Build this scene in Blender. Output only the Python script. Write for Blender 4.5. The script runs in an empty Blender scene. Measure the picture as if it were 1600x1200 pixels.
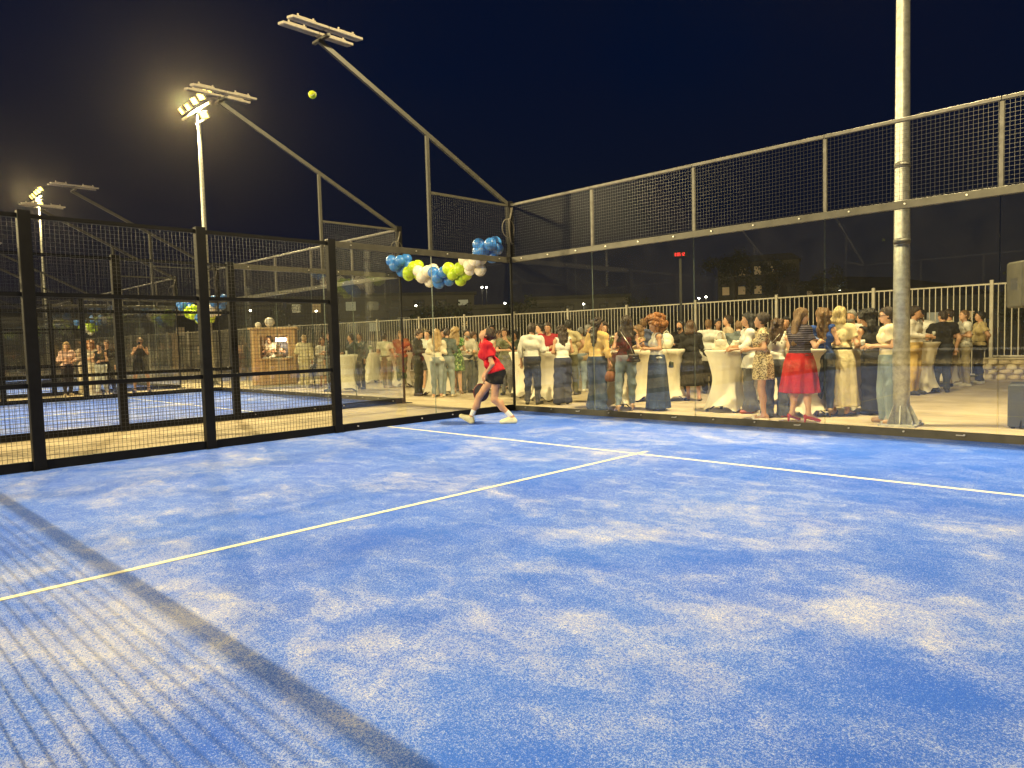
import bpy, bmesh, math, random
import numpy as np
from mathutils import Vector, Matrix
random.seed(7); np.random.seed(7)
C = bpy.context.scene
COL = C.collection
R_ = math.radians

# ------------------------------------------------------------------ camera
CAMP = (9.74868, -9.95321, 1.35880); YAW, PITCH, ROLL, FPX = 0.777974, -0.0597269, -0.0275252, 1103.33
def cam_axes():
    cy, sy, cp, sp = math.cos(YAW), math.sin(YAW), math.cos(PITCH), math.sin(PITCH)
    f = np.array([-sy*cp, cy*cp, sp]); r = np.array([cy, sy, 0.0]); u = np.cross(r, f)
    c, s = math.cos(ROLL), math.sin(ROLL)
    return c*r+s*u, -s*r+c*u, f
AX = cam_axes()
cd = bpy.data.cameras.new('camera'); cam = bpy.data.objects.new('camera', cd); COL.objects.link(cam)
M = Matrix.Identity(4)
for i in range(3):
    M[i][0] = AX[0][i]; M[i][1] = AX[1][i]; M[i][2] = -AX[2][i]; M[i][3] = CAMP[i]
cam.matrix_world = M
cd.sensor_fit = 'HORIZONTAL'; cd.sensor_width = 36; cd.lens = FPX/1600*36; cd.clip_start = 0.03; cd.clip_end = 3000
C.camera = cam
def at(px, py, z=0.0):
    """Where the sight line through a point of the photograph meets height z."""
    d = AX[0]*(px-800)/FPX + AX[1]*(600-py)/FPX + AX[2]
    t = (z-CAMP[2])/d[2]
    return np.array(CAMP)+t*d
def ray(px, py, dist):
    d = AX[0]*(px-800)/FPX + AX[1]*(600-py)/FPX + AX[2]
    return np.array(CAMP)+d*dist

# ------------------------------------------------------------------ night sky
C.render.engine = 'CYCLES'
C.view_settings.view_transform = 'Standard'; C.view_settings.look = 'None'
C.view_settings.exposure = 0.0; C.view_settings.gamma = 1.0
C.view_settings.use_curve_mapping = False
C.cycles.transparent_max_bounces = 40; C.cycles.max_bounces = 7; C.cycles.glossy_bounces = 4
C.cycles.diffuse_bounces = 3; C.cycles.transmission_bounces = 4
C.cycles.use_denoising = True; C.cycles.sample_clamp_indirect = 6
C.cycles.caustics_reflective = False; C.cycles.caustics_refractive = False
w = bpy.data.worlds.new('World'); C.world = w; w.use_nodes = True
nt = w.node_tree; nt.nodes.clear()
def N(nt, t, **k):
    n = nt.nodes.new(t)
    for a, b in k.items(): setattr(n, a, b)
    return n
def ramp(nt, stops, fac, interp='LINEAR'):
    n = N(nt, 'ShaderNodeValToRGB'); e = n.color_ramp.elements; n.color_ramp.interpolation = interp
    while len(e) > 1: e.remove(e[-1])
    e[0].position = stops[0][0]; e[0].color = (*stops[0][1], 1)
    for p, c in stops[1:]:
        q = e.new(p); q.color = (*c, 1)
    if fac is not None: nt.links.new(fac, n.inputs[0])
    return n
o = N(nt, 'ShaderNodeOutputWorld'); b = N(nt, 'ShaderNodeBackground'); tc = N(nt, 'ShaderNodeTexCoord')
sx = N(nt, 'ShaderNodeSeparateXYZ'); nt.links.new(tc.outputs['Generated'], sx.inputs[0])
grad = ramp(nt, [(0.0, (.0100, .0100, .0130)), (.12, (.0058, .0082, .0165)), (.35, (.0008, .0048, .0225)), (.8, (.0001, .0038, .0205))], sx.outputs['Z'])
nz = N(nt, 'ShaderNodeTexNoise'); nz.inputs['Scale'].default_value = 2.2; nz.inputs['Detail'].default_value = 4
nt.links.new(tc.outputs['Generated'], nz.inputs['Vector'])
cl = ramp(nt, [(.42, (0, 0, 0)), (.75, (1, 1, 1))], nz.outputs['Fac'])
mx = N(nt, 'ShaderNodeMix', data_type='RGBA'); nt.links.new(cl.outputs[0], mx.inputs[0])
nt.links.new(grad.outputs[0], mx.inputs[6]); mx.inputs[7].default_value = (.0035, .0058, .0190, 1)
nt.links.new(mx.outputs[2], b.inputs[0]); b.inputs[1].default_value = 0.85
nt.links.new(b.outputs[0], o.inputs[0])

LAMP = (1.0, .80, .39)          # colour of the floodlights
POWER = 0.335

# ------------------------------------------------------------------ materials
MATS = {}
def newmat(name):
    m = bpy.data.materials.new(name); m.use_nodes = True
    nt = m.node_tree; nt.nodes.clear()
    out = N(nt, 'ShaderNodeOutputMaterial'); p = N(nt, 'ShaderNodeBsdfPrincipled')
    nt.links.new(p.outputs[0], out.inputs[0])
    return m, nt, p, out
def coords(nt, kind='Object', scale=(1, 1, 1)):
    t = N(nt, 'ShaderNodeTexCoord'); mp = N(nt, 'ShaderNodeMapping'); mp.inputs['Scale'].default_value = scale
    nt.links.new(t.outputs[kind], mp.inputs[0]); return mp.outputs[0]
def noise(nt, vec, scale, detail=3, rough=.55, dist=0):
    n = N(nt, 'ShaderNodeTexNoise'); n.inputs['Scale'].default_value = scale; n.inputs['Detail'].default_value = detail
    n.inputs['Roughness'].default_value = rough; n.inputs['Distortion'].default_value = dist
    nt.links.new(vec, n.inputs['Vector']); return n.outputs['Fac']
def bump(nt, p, h, strength=.3, dist=.01):
    b = N(nt, 'ShaderNodeBump'); b.inputs['Strength'].default_value = strength; b.inputs['Distance'].default_value = dist
    nt.links.new(h, b.inputs['Height']); nt.links.new(b.outputs[0], p.inputs['Normal'])
def mat(name, col, rough=.7, metal=0.0, var=.12, scale=12, bmp=0.0, bscale=60, spec=.4, aniso=(1, 1, 1)):
    """A plain surface with a little unevenness of colour, gloss and relief."""
    if name in MATS: return MATS[name]
    m, nt, p, out = newmat(name)
    v = coords(nt, 'Object', aniso)
    f = noise(nt, v, scale, 4)
    c0 = tuple(c*(1-var) for c in col); c1 = tuple(min(1, c*(1+var)) for c in col)
    r = ramp(nt, [(.3, c0), (.7, c1)], f)
    nt.links.new(r.outputs[0], p.inputs['Base Color'])
    p.inputs['Roughness'].default_value = rough; p.inputs['Metallic'].default_value = metal
    p.inputs['Specular IOR Level'].default_value = spec
    if bmp: bump(nt, p, noise(nt, v, bscale, 3), bmp, .01)
    MATS[name] = m; return m
def emit(name, col, s):
    if name in MATS: return MATS[name]
    m, nt, p, out = newmat(name)
    p.inputs['Base Color'].default_value = (*col, 1)
    p.inputs['Emission Color'].default_value = (*col, 1); p.inputs['Emission Strength'].default_value = s
    MATS[name] = m; return m

black = mat('black_powder_coat', (.0045, .0045, .0055), .5, .0, .25, 9, .05, 300, .16)
wire = mat('coated_wire', (.014, .014, .014), .32, .0, .2, 5, 0, 60, .5)
galv = mat('galvanised_steel', (.42, .42, .38), .46, .55, .28, 14, .12, 70, .5)
rail_m = mat('grey_brown_rail', (.060, .056, .045), .45, .3, .25, 6, .05, 200, .5)
steel = mat('bolt_steel', (.55, .53, .48), .35, .8, .1, 40)
fence_m = mat('cream_painted_steel', (.42, .39, .33), .5, .1, .12, 7, .05, 120)
whitem = mat('white_plastic', (.78, .76, .70), .5, 0, .06)

DRIFTS = [(8.59, -6.08, .95, .15), (8.25, -5.97, .8, .09), (8.87, -6.28, .7, .11), (5.73, -8.86, .95, .14), (7.9, -7.57, .6, .13), (8.87, -4.28, 1.0, .14), (6.64, -6.48, 1.2, .05), (3.1, -7.2, 1.3, .07), (7.48, -8.53, .5, .08), (5.0, -3.2, .6, .09),
          (8.85, -7.19, .65, -.20), (7.65, -5.84, .8, -.08), (7.19, -8.97, .45, -.10), (5.54, -7.56, .85, -.10), (8.0, -2.0, 2.6, -.12), (7.04, -7.95, .45, -.08)]
def turf():
    m, nt, p, out = newmat('blue_artificial_turf')
    v = coords(nt, 'Object')
    va = coords(nt, 'Object', (1, 1.25, 1))
    big = noise(nt, va, .55, 7, .62, .9)
    mid = noise(nt, va, 3.2, 6, .68, .6)
    a = N(nt, 'ShaderNodeMath', operation='MULTIPLY_ADD'); nt.links.new(mid, a.inputs[0]); a.inputs[1].default_value = .75
    # where play has swept the sand into drifts (first court) and where it has worn thin
    wn = N(nt, 'ShaderNodeTexNoise'); wn.inputs['Scale'].default_value = 1.3; wn.inputs['Detail'].default_value = 5; nt.links.new(v, wn.inputs['Vector'])
    wv = N(nt, 'ShaderNodeVectorMath', operation='MULTIPLY_ADD'); nt.links.new(wn.outputs['Color'], wv.inputs[0]); wv.inputs[1].default_value = (1.5, 1.5, 0); nt.links.new(v, wv.inputs[2])
    acc = big
    for bx, by, br, ba in DRIFTS:
        dd = N(nt, 'ShaderNodeVectorMath', operation='DISTANCE'); nt.links.new(wv.outputs[0], dd.inputs[0]); dd.inputs[1].default_value = (bx+.75, by+.75, 0)
        mr_ = N(nt, 'ShaderNodeMapRange', interpolation_type='SMOOTHSTEP'); nt.links.new(dd.outputs['Value'], mr_.inputs[0]); mr_.inputs[1].default_value = 0; mr_.inputs[2].default_value = br; mr_.inputs[3].default_value = ba; mr_.inputs[4].default_value = 0
        ad = N(nt, 'ShaderNodeMath', operation='ADD'); nt.links.new(acc, ad.inputs[0]); nt.links.new(mr_.outputs[0], ad.inputs[1]); acc = ad.outputs[0]
    nt.links.new(acc, a.inputs[2])
    cov = N(nt, 'ShaderNodeMapRange'); nt.links.new(a.outputs[0], cov.inputs[0])
    cov.inputs[1].default_value = .62; cov.inputs[2].default_value = 1.22; cov.inputs[3].default_value = .578; cov.inputs[4].default_value = .452
    sp = noise(nt, v, 250, 3, .85)
    sp2 = noise(nt, coords(nt, 'Object', (1, 1, 1)), 105, 4, .85)
    sm = N(nt, 'ShaderNodeMath', operation='MULTIPLY_ADD'); nt.links.new(sp2, sm.inputs[0]); sm.inputs[1].default_value = .45
    s3 = N(nt, 'ShaderNodeMath', operation='MULTIPLY'); nt.links.new(sp, s3.inputs[0]); s3.inputs[1].default_value = .55
    nt.links.new(s3.outputs[0], sm.inputs[2])
    lo = N(nt, 'ShaderNodeMath', operation='SUBTRACT'); nt.links.new(cov.outputs[0], lo.inputs[0]); lo.inputs[1].default_value = .032
    hi = N(nt, 'ShaderNodeMath', operation='ADD'); nt.links.new(cov.outputs[0], hi.inputs[0]); hi.inputs[1].default_value = .032
    mr = N(nt, 'ShaderNodeMapRange'); nt.links.new(sm.outputs[0], mr.inputs[0]); nt.links.new(lo.outputs[0], mr.inputs[1]); nt.links.new(hi.outputs[0], mr.inputs[2])
    # long worn streaks where sand has been brushed out
    st = noise(nt, coords(nt, 'Object', (1, 3.2, 1)), 1.5, 7, .72, 1.4)
    str_ = N(nt, 'ShaderNodeMapRange'); nt.links.new(st, str_.inputs[0]); str_.inputs[1].default_value = .42; str_.inputs[2].default_value = .66
    str_.inputs[3].default_value = .72; str_.inputs[4].default_value = 1.0
    fm = N(nt, 'ShaderNodeMath', operation='MULTIPLY'); nt.links.new(mr.outputs[0], fm.inputs[0]); nt.links.new(str_.outputs[0], fm.inputs[1])
    fib = noise(nt, v, 320, 2, .8)
    blue = ramp(nt, [(.3, (.008, .062, .46)), (.55, (.016, .122, .82)), (.75, (.036, .20, 1.0))], fib)
    dull = ramp(nt, [(.35, (.85, .9, .95)), (.7, (1.15, 1.1, 1.0))], noise(nt, v, .8, 5))
    bl2 = N(nt, 'ShaderNodeMix', data_type='RGBA', blend_type='MULTIPLY'); bl2.inputs[0].default_value = 1
    nt.links.new(blue.outputs[0], bl2.inputs[6]); nt.links.new(dull.outputs[0], bl2.inputs[7])
    sand = ramp(nt, [(.3, (.36, .43, .74)), (.55, (.60, .62, .80)), (.75, (1.0, .90, .68))], noise(nt, v, 90, 3, .8))
    thin = ramp(nt, [(.35, (.16, .28, .80)), (.58, (.46, .56, .92)), (.78, (.85, .86, 1.0))], noise(nt, v, 200, 3, .8))
    thk = N(nt, 'ShaderNodeMapRange'); nt.links.new(a.outputs[0], thk.inputs[0]); thk.inputs[1].default_value = .90; thk.inputs[2].default_value = 1.12
    sm2 = N(nt, 'ShaderNodeMix', data_type='RGBA'); nt.links.new(thk.outputs[0], sm2.inputs[0]); nt.links.new(thin.outputs[0], sm2.inputs[6]); nt.links.new(sand.outputs[0], sm2.inputs[7])
    mix = N(nt, 'ShaderNodeMix', data_type='RGBA'); nt.links.new(fm.outputs[0], mix.inputs[0])
    nt.links.new(bl2.outputs[2], mix.inputs[6]); nt.links.new(sm2.outputs[2], mix.inputs[7])
    nt.links.new(mix.outputs[2], p.inputs['Base Color'])
    p.inputs['Roughness'].default_value = .75; p.inputs['Specular IOR Level'].default_value = .25
    bump(nt, p, sp, .7, .006)
    return m
TURF = turf()

def line_mat():
    m, nt, p, out = newmat('white_line_pile')
    v = coords(nt)
    r = ramp(nt, [(.35, (.58, .60, .50)), (.55, (.86, .84, .66))], noise(nt, v, 120, 3, .8))
    nt.links.new(r.outputs[0], p.inputs['Base Color']); p.inputs['Roughness'].default_value = .8
    bump(nt, p, noise(nt, v, 150, 2), .5, .005); return m
LINE = line_mat()

def concrete():
    m, nt, p, out = newmat('tan_brushed_concrete')
    v = coords(nt); va = coords(nt, 'Object', (1, 2.4, 1))
    a = ramp(nt, [(.3, (.33, .265, .165)), (.5, (.44, .36, .235)), (.72, (.53, .445, .30))], noise(nt, va, .7, 8, .62, .6))
    b2 = ramp(nt, [(.4, (.86, .86, .86)), (.6, (1.08, 1.08, 1.08))], noise(nt, v, 45, 4, .7))
    st = ramp(nt, [(.28, (.55, .53, .5)), (.42, (1, 1, 1))], noise(nt, v, 1.1, 5, .5, .4))
    m1 = N(nt, 'ShaderNodeMix', data_type='RGBA', blend_type='MULTIPLY'); m1.inputs[0].default_value = 1
    nt.links.new(a.outputs[0], m1.inputs[6]); nt.links.new(b2.outputs[0], m1.inputs[7])
    m2 = N(nt, 'ShaderNodeMix', data_type='RGBA', blend_type='MULTIPLY'); m2.inputs[0].default_value = .6
    nt.links.new(m1.outputs[2], m2.inputs[6]); nt.links.new(st.outputs[0], m2.inputs[7])
    nt.links.new(m2.outputs[2], p.inputs['Base Color']); p.inputs['Roughness'].default_value = .82
    bump(nt, p, noise(nt, coords(nt, 'Object', (1, 8, 1)), 30, 4), .25, .01); return m
CONC = concrete()

def glass():
    m, nt, p, out = newmat('tempered_glass')
    nt.nodes.remove(p)
    tr = N(nt, 'ShaderNodeBsdfTransparent'); tr.inputs[0].default_value = (.93, .95, .93, 1)
    gl = N(nt, 'ShaderNodeBsdfGlossy'); gl.inputs['Roughness'].default_value = .004; gl.inputs[0].default_value = (1, 1, 1, 1)
    df = N(nt, 'ShaderNodeBsdfDiffuse')
    v = coords(nt)
    dr = ramp(nt, [(.35, (.30, .30, .28)), (.7, (.55, .53, .48))], noise(nt, v, 1.6, 6, .65, .8)); nt.links.new(dr.outputs[0], df.inputs[0])
    fr = N(nt, 'ShaderNodeFresnel'); fr.inputs[0].default_value = 1.52
    k = N(nt, 'ShaderNodeMath', operation='MULTIPLY'); nt.links.new(fr.outputs[0], k.inputs[0]); k.inputs[1].default_value = 1.8
    k.use_clamp = True
    m1 = N(nt, 'ShaderNodeMixShader'); m1.inputs[0].default_value = .027
    nt.links.new(tr.outputs[0], m1.inputs[1]); nt.links.new(df.outputs[0], m1.inputs[2])
    m2 = N(nt, 'ShaderNodeMixShader'); nt.links.new(k.outputs[0], m2.inputs[0]); nt.links.new(m1.outputs[0], m2.inputs[1]); nt.links.new(gl.outputs[0], m2.inputs[2])
    # light leaving the pane at its back face passes straight through
    geo = N(nt, 'ShaderNodeNewGeometry'); tr2 = N(nt, 'ShaderNodeBsdfTransparent')
    m3 = N(nt, 'ShaderNodeMixShader'); nt.links.new(geo.outputs['Backfacing'], m3.inputs[0]); nt.links.new(m2.outputs[0], m3.inputs[1]); nt.links.new(tr2.outputs[0], m3.inputs[2])
    nt.links.new(m3.outputs[0], out.inputs[0]); return m
GLASS = glass()
gedge = mat('polished_glass_edge', (.16, .20, .17), .3, 0, .1)

# ------------------------------------------------------------------ mesh helpers
class MB:
    """Collects boxes, bars and tubes into one mesh."""
    def __init__(s): s.v = []; s.f = []; s.m = []; s.smooth = []
    def add(s, vs, fs, mi=0, sm=False):
        o = len(s.v); s.v += [tuple(map(float, x)) for x in vs]; s.f += [tuple(o+i for i in f) for f in fs]; s.m += [mi]*len(fs); s.smooth += [sm]*len(fs)
        return s
    def box(s, x0, x1, y0, y1, z0, z1, mi=0):
        vs = [(x, y, z) for z in (z0, z1) for y in (y0, y1) for x in (x0, x1)]
        return s.add(vs, [(0, 2, 3, 1), (4, 5, 7, 6), (0, 1, 5, 4), (2, 6, 7, 3), (0, 4, 6, 2), (1, 3, 7, 5)], mi)
    def bbox(s, x0, x1, y0, y1, z0, z1, c=.004, mi=0):
        """box with chamfered vertical and horizontal edges"""
        cx, cy, cz, hx, hy, hz = (x0+x1)/2, (y0+y1)/2, (z0+z1)/2, (x1-x0)/2, (y1-y0)/2, (z1-z0)/2
        c = min(c, hx*.5, hy*.5, hz*.5)
        bm = bmesh.new(); bmesh.ops.create_cube(bm, size=1)
        for v in bm.verts: v.co = Vector((cx+v.co.x*2*hx, cy+v.co.y*2*hy, cz+v.co.z*2*hz))
        bmesh.ops.bevel(bm, geom=bm.edges[:], offset=c, segments=1, affect='EDGES')
        bm.verts.index_update()
        s.add([v.co[:] for v in bm.verts], [[v.index for v in f.verts] for f in bm.faces], mi); bm.free(); return s
    def beam(s, a, b, w, h, mi=0, up=(0, 0, 1)):
        """rectangular tube from a to b, w across and h in the plane of 'up'"""
        a, b = np.array(a, float), np.array(b, float); d = b-a; d /= np.linalg.norm(d); up = np.array(up, float)
        if abs(d@up) > .98: up = np.array((0, 1., 0))
        x = np.cross(d, up); x /= np.linalg.norm(x); y = np.cross(x, d)
        vs = [p+x*i*w/2+y*j*h/2 for p in (a, b) for i, j in ((-1, -1), (1, -1), (1, 1), (-1, 1))]
        return s.add(vs, [(0, 3, 2, 1), (4, 5, 6, 7), (0, 1, 5, 4), (1, 2, 6, 5), (2, 3, 7, 6), (3, 0, 4, 7)], mi)
    def tube(s, pts, r, n=10, mi=0, cap=True, sm=True):
        pts = [np.array(p, float) for p in pts]; rs = r if isinstance(r, (list, tuple)) else [r]*len(pts)
        vs = []; prev = None
        for i, p in enumerate(pts):
            d = (pts[min(i+1, len(pts)-1)]-pts[max(i-1, 0)]); L = np.linalg.norm(d); d = d/L if L > 0 else np.array((0, 0, 1.))
            u = np.array((0, 0, 1.)) if abs(d[2]) < .95 else np.array((0, 1., 0))
            if prev is not None: u = prev
            x = np.cross(u, d); x /= np.linalg.norm(x)+1e-9; y = np.cross(d, x); prev = y
            for k in range(n):
                t = 2*math.pi*k/n; vs.append(p+(x*math.cos(t)+y*math.sin(t))*rs[i])
        fs = [(i*n+k, i*n+(k+1) % n, (i+1)*n+(k+1) % n, (i+1)*n+k) for i in range(len(pts)-1) for k in range(n)]
        s.add(vs, fs, mi, sm)
        if cap:
            o = len(s.v)-len(vs)
            s.f += [tuple(o+k for k in range(n))[::-1], tuple(o+(len(pts)-1)*n+k for k in range(n))]; s.m += [mi]*2; s.smooth += [False]*2
        return s
    def cyl(s, x, y, z0, z1, r0, r1=None, n=16, mi=0, sm=True):
        return s.tube([(x, y, z0), (x, y, z1)], [r0, r0 if r1 is None else r1], n, mi, True, sm)
    def lathe(s, prof, n=20, c=(0, 0, 0), mi=0, fn=None):
        vs = []
        for r, z in prof:
            for k in range(n):
                t = 2*math.pi*k/n; rr = r*(fn(t, z) if fn else 1); vs.append((c[0]+rr*math.cos(t), c[1]+rr*math.sin(t), c[2]+z))
        fs = [(i*n+k, i*n+(k+1) % n, (i+1)*n+(k+1) % n, (i+1)*n+k) for i in range(len(prof)-1) for k in range(n)]
        return s.add(vs, fs, mi, True)
    def ball(s, c, r, n=10, m=7, mi=0, R=None):
        r = (r, r, r) if not hasattr(r, '__len__') else r
        vs = []; fs = []
        for i in range(m+1):
            ph = math.pi*i/m
            for k in range(n):
                t = 2*math.pi*k/n; p = np.array((r[0]*math.sin(ph)*math.cos(t), r[1]*math.sin(ph)*math.sin(t), r[2]*math.cos(ph)))
                if R is not None: p = R@p
                vs.append(p+np.array(c))
        for i in range(m):
            for k in range(n): fs.append((i*n+k, (i+1)*n+k, (i+1)*n+(k+1) % n, i*n+(k+1) % n))
        return s.add(vs, fs, mi, True)
    def mesh(s, name, mats):
        me = bpy.data.meshes.new(name); me.from_pydata(s.v, [], s.f)
        for m in (mats if isinstance(mats, (list, tuple)) else [mats]): me.materials.append(m)
        me.polygons.foreach_set('material_index', s.m); me.polygons.foreach_set('use_smooth', s.smooth); me.update(); return me
    def build(s, name, mats, parent=None, loc=None, **k):
        return link(name, s.mesh(name, mats), parent, loc, **k)
def link(name, me, parent=None, loc=None, rz=0, **k):
    o = bpy.data.objects.new(name, me); COL.objects.link(o)
    if parent is not None: o.parent = parent
    if loc is not None: o.location = loc
    if rz: o.rotation_euler = (0, 0, rz)
    for a, b in k.items(): o[a] = b
    return o
def thing(name, label, cat, loc=(0, 0, 0), rz=0, group=None):
    o = bpy.data.objects.new(name, None); COL.objects.link(o); o.empty_display_size = .1
    o.location = loc; o.rotation_euler = (0, 0, rz); o['label'] = label; o['category'] = cat
    if group: o['group'] = group
    return o
def tag(o, label, cat, group=None):
    o['label'] = label; o['category'] = cat
    if group: o['group'] = group
    return o
def kids(o): return [c for c in KID.get(o.name, [])] if False else list(o.children)
def dup(root, loc, rz=0, label=None, group=None):
    r = root.copy(); COL.objects.link(r); r.location = loc; r.rotation_euler = (0, 0, rz)
    if label: r['label'] = label
    if group: r['group'] = group
    for ch in root.children:
        c = ch.copy(); COL.objects.link(c); c.parent = r
        for g in ch.children:
            d = g.copy(); COL.objects.link(d); d.parent = c
    return r
def struct(name, mb, m, **k):
    o = mb.build(name, m, **k); o['kind'] = 'structure'; return o

# ------------------------------------------------------------------ ground, concrete, courts
COURTS = [0.0, -13.6, -27.2, -40.8]           # x of each court's side nearest the first one
struct('ground', MB().box(-900, 900, -900, 900, -.6, -.30), mat('night_soil', (.035, .032, .024), .95, 0, .4, .3))
struct('concrete_plaza', MB().box(-60, 26, -48, 13.4, -.30, 0), CONC)
for i, cx in enumerate(COURTS):
    struct('court_turf', MB().box(0.02, 9.98, -19.98, -.02, 0.0005, .006), TURF, loc=(cx, 0, 0))
    l = MB()
    l.box(.06, 9.94, -3.10, -3.05, .006, .0085); l.box(.06, 9.94, -16.95, -16.90, .006, .0085)
    struct('service_line', l, LINE, loc=(cx, 0, 0))
    struct('centre_line', MB().box(4.975, 5.025, -17.1, -2.87, .0065, .0095), LINE, loc=(cx, 0, 0))

# ------------------------------------------------------------------ court enclosures
def mesh_panel(w, h, pitch=.05, t=.0014):
    m = MB()
    n = int(round(w/pitch)); k = int(round(h/pitch))
    for i in range(n+1):
        u = i*w/n; m.add([(0+a, u+b, z) for z in (0, h) for a, b in ((-t, -t), (t, -t), (t, t), (-t, t))],
                         [(0, 1, 5, 4), (1, 2, 6, 5), (2, 3, 7, 6), (3, 0, 4, 7)])
    for j in range(k+1):
        z = j*h/k; m.add([(2*t+a, u, z+b) for u in (0, w) for a, b in ((-t, -t), (t, -t), (t, t), (-t, t))],
                         [(0, 1, 5, 4), (1, 2, 6, 5), (2, 3, 7, 6), (3, 0, 4, 7)])
    return m.mesh('wire_mesh', wire)
MESH3 = mesh_panel(1.88, 2.86, t=.0018); MESH1 = mesh_panel(1.94, .96, t=.0012)
def glass_pane(w, h):
    m = MB()
    m.box(-.006, .006, 0, w, 0, h)
    m.m = [1, 1, 1, 1, 0, 0]
    return m.mesh('glass_pane', [GLASS, gedge])
PANE = glass_pane(1.988, 2.93)
BOLT = MB().tube([(-.016, 0, 0), (.016, 0, 0)], .011, 8).mesh('bolt', steel)
PLATE = MB().box(-.10, .10, -.08, .08, 0, .012).mesh('base_plate', black)
NUTS = None
def side_wall(gate):
    """Runs along -y from the corner at the origin, 20 m long; local x is across the wall."""
    r = thing('court_side_wall', '', 'court wall')
    # glass at both ends
    for s, e in ((0, 2), (2, 4), (16, 18), (18, 20)):
        link('glass_pane', PANE, r, (0, -e+.006, .055))
        for u in (.35, 1.65):
            b_ = link('bolt', BOLT, r, (.036, -(s+u), 2.955)); 
            b_ = link('bolt', BOLT, r, (.036, -(s+u), .075))
    for s, e in ((0.04, 3.94), (16.06, 19.96)):
        MB().bbox(-.03, .03, -e, -s, .0, .125).build('kick_rail', black, r)
        MB().bbox(-.032, .032, -e, -s, 2.90, 3.0).build('top_rail', rail_m, r)
    # high mesh by the corners
    for a in (0, 18.0):
        link('wire_mesh', MESH1, r, (0, -a-1.97, 3.02))
        MB().box(-.02, .02, -a-1.96, -a-.04, 3.98, 4.02).build('mesh_rail', rail_m, r)
    # posts and mesh panels of the middle
    for y in (4, 6, 8, 10, 12, 14, 16):
        if gate and y == 10: continue
        MB().bbox(-.055, .055, -y-.065, -y+.065, 0.012, 3.02, .006).build('post', black, r)
        link('base_plate', PLATE, r, (-.03, -y, 0))
    for y in (4, 6, 8, 10, 12, 14):
        if gate and y in (8, 10): continue
        link('wire_mesh', MESH3, r, (0.0, -y-1.94, .07))
        for z in (.06, 1.0, 2.06, 2.96):
            h = .05 if z > .5 else .12
            MB().box(-.022, .022, -y-1.935, -y-.065, z-h/2, z+h/2).build('frame_bar', black, r)
    return r
def back_wall():
    """Runs along +x from the corner at the origin, 10 m long."""
    r = thing('court_back_wall', '', 'court wall')
    for k in range(5):
        o = link('glass_pane', PANE, r, (k*2+.006+1.988, 0, .055), R_(90))
        o = link('wire_mesh', MESH1, r, (k*2+1.97, 0, 3.02), R_(90))
        for u in (.33, 1.0, 1.67):
            link('bolt', BOLT, r, (k*2+u, -.036, 2.955), R_(90)); link('bolt', BOLT, r, (k*2+u, -.036, .075), R_(90))
        MB().box(k*2+1.58, k*2+1.66, -.0335, -.031, .062, .074).build('clamp_plate', steel, r)
    MB().bbox(.06, 9.94, -.03, .03, 0, .105).build('kick_rail', rail_m, r)
    MB().bbox(.06, 9.94, -.032, .032, 2.90, 3.0).build('top_rail', rail_m, r)
    for k in range(1, 5):
        MB().bbox(k*2-.024, k*2+.024, .008, .05, 3.0, 3.985).build('mesh_post', mat('mesh_frame_steel', (.125, .118, .105), .5, .3, .25, 10, .08, 90), r)
    for k in range(5):
        MB().bbox(k*2+(.05 if k == 0 else .002), k*2+2-(.05 if k == 4 else .002), -.022, .026, 3.985, 4.03).build('mesh_rail', MATS['mesh_frame_steel'], r)
    return r
def lamp_bar():
    """Twin flat floodlight housing, long side along y, switched off."""
    m = MB(); m.bbox(-.085, .085, -.60, -.004, -.020, .020, .006); m.bbox(-.085, .085, .004, .60, -.020, .020, .006)
    for y in (-.34, .34):
        m.box(-.04, .04, y-.14, y+.14, .026, .045)
        for q in (-.13, .12): m.box(-.012, .012, y+q-.01, y+q+.01, .045, .075)
    return m
HOUS = lamp_bar().mesh('lamp_housing', mat('pale_aluminium', (.30, .27, .23), .5, .3, .15, 20, .05))
LENS = MB().box(-.075, .075, -.58, -.03, -.025, -.0205).box(-.075, .075, .03, .58, -.025, -.0205).mesh('lamp_lens', mat('dull_lens', (.30, .28, .25), .15, 0, .1))
def lamp_arm():
    r = thing('court_floodlight', '', 'light arm')
    MB().bbox(-.065, .055, -.055, .065, 3.0, 4.08, .006).bbox(-.022, .022, -.022, .022, .012, 3.0, .004).build('corner_post', black, r)
    MB().box(-.14, .14, -.12, .12, 0, .012).build('base_plate', black, r)
    m = MB(); m.beam((0, .0, 4.0), (0, -4.05, 6.02), .05, .075); m.build('arm', mat('arm_paint', (.036, .034, .029), .5, .15, .2, 8, .04, 150), r)
    MB().bbox(-.028, .028, -2.03, -1.97, 3.0, 4.97, .005).build('strut', MATS['arm_paint'], r)
    MB().bbox(-.22, .22, -4.03, -3.97, 6.03, 6.07).build('cross_bar', MATS['arm_paint'], r)
    for x, t in ((.15, 10), (-.12, 10)):
        h = link('lamp_housing', HOUS, r, (x, -4.0, 6.14+.02)); h.rotation_euler = (0, R_(t), 0)
        g = link('lamp_lens', LENS, h)
    m = MB()
    for k in range(3):
        pts = [(.07+.02*k, -.03-.05*math.sin(t)*(k+1)*.8, 3.95-.22*t-.05*k*math.sin(t*3)) for t in np.linspace(0, 3.2, 12)]
        m.tube(pts, .008, 6)
    m.tube([(.05, -.1-.16*math.sin(t), 3.55-.18*math.cos(t)) for t in np.linspace(0, 5.4, 18)], .008, 6)
    m.build('cable', mat('cable_rubber', (.09, .08, .065), .6), r)
    return r
sw = side_wall(False); bw = back_wall(); la = lamp_arm(); swg = side_wall(True)
names = ['first court', 'second court', 'third court', 'fourth court']
where = ['first court', 'second court', 'third court', 'fourth court']
first = True
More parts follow.
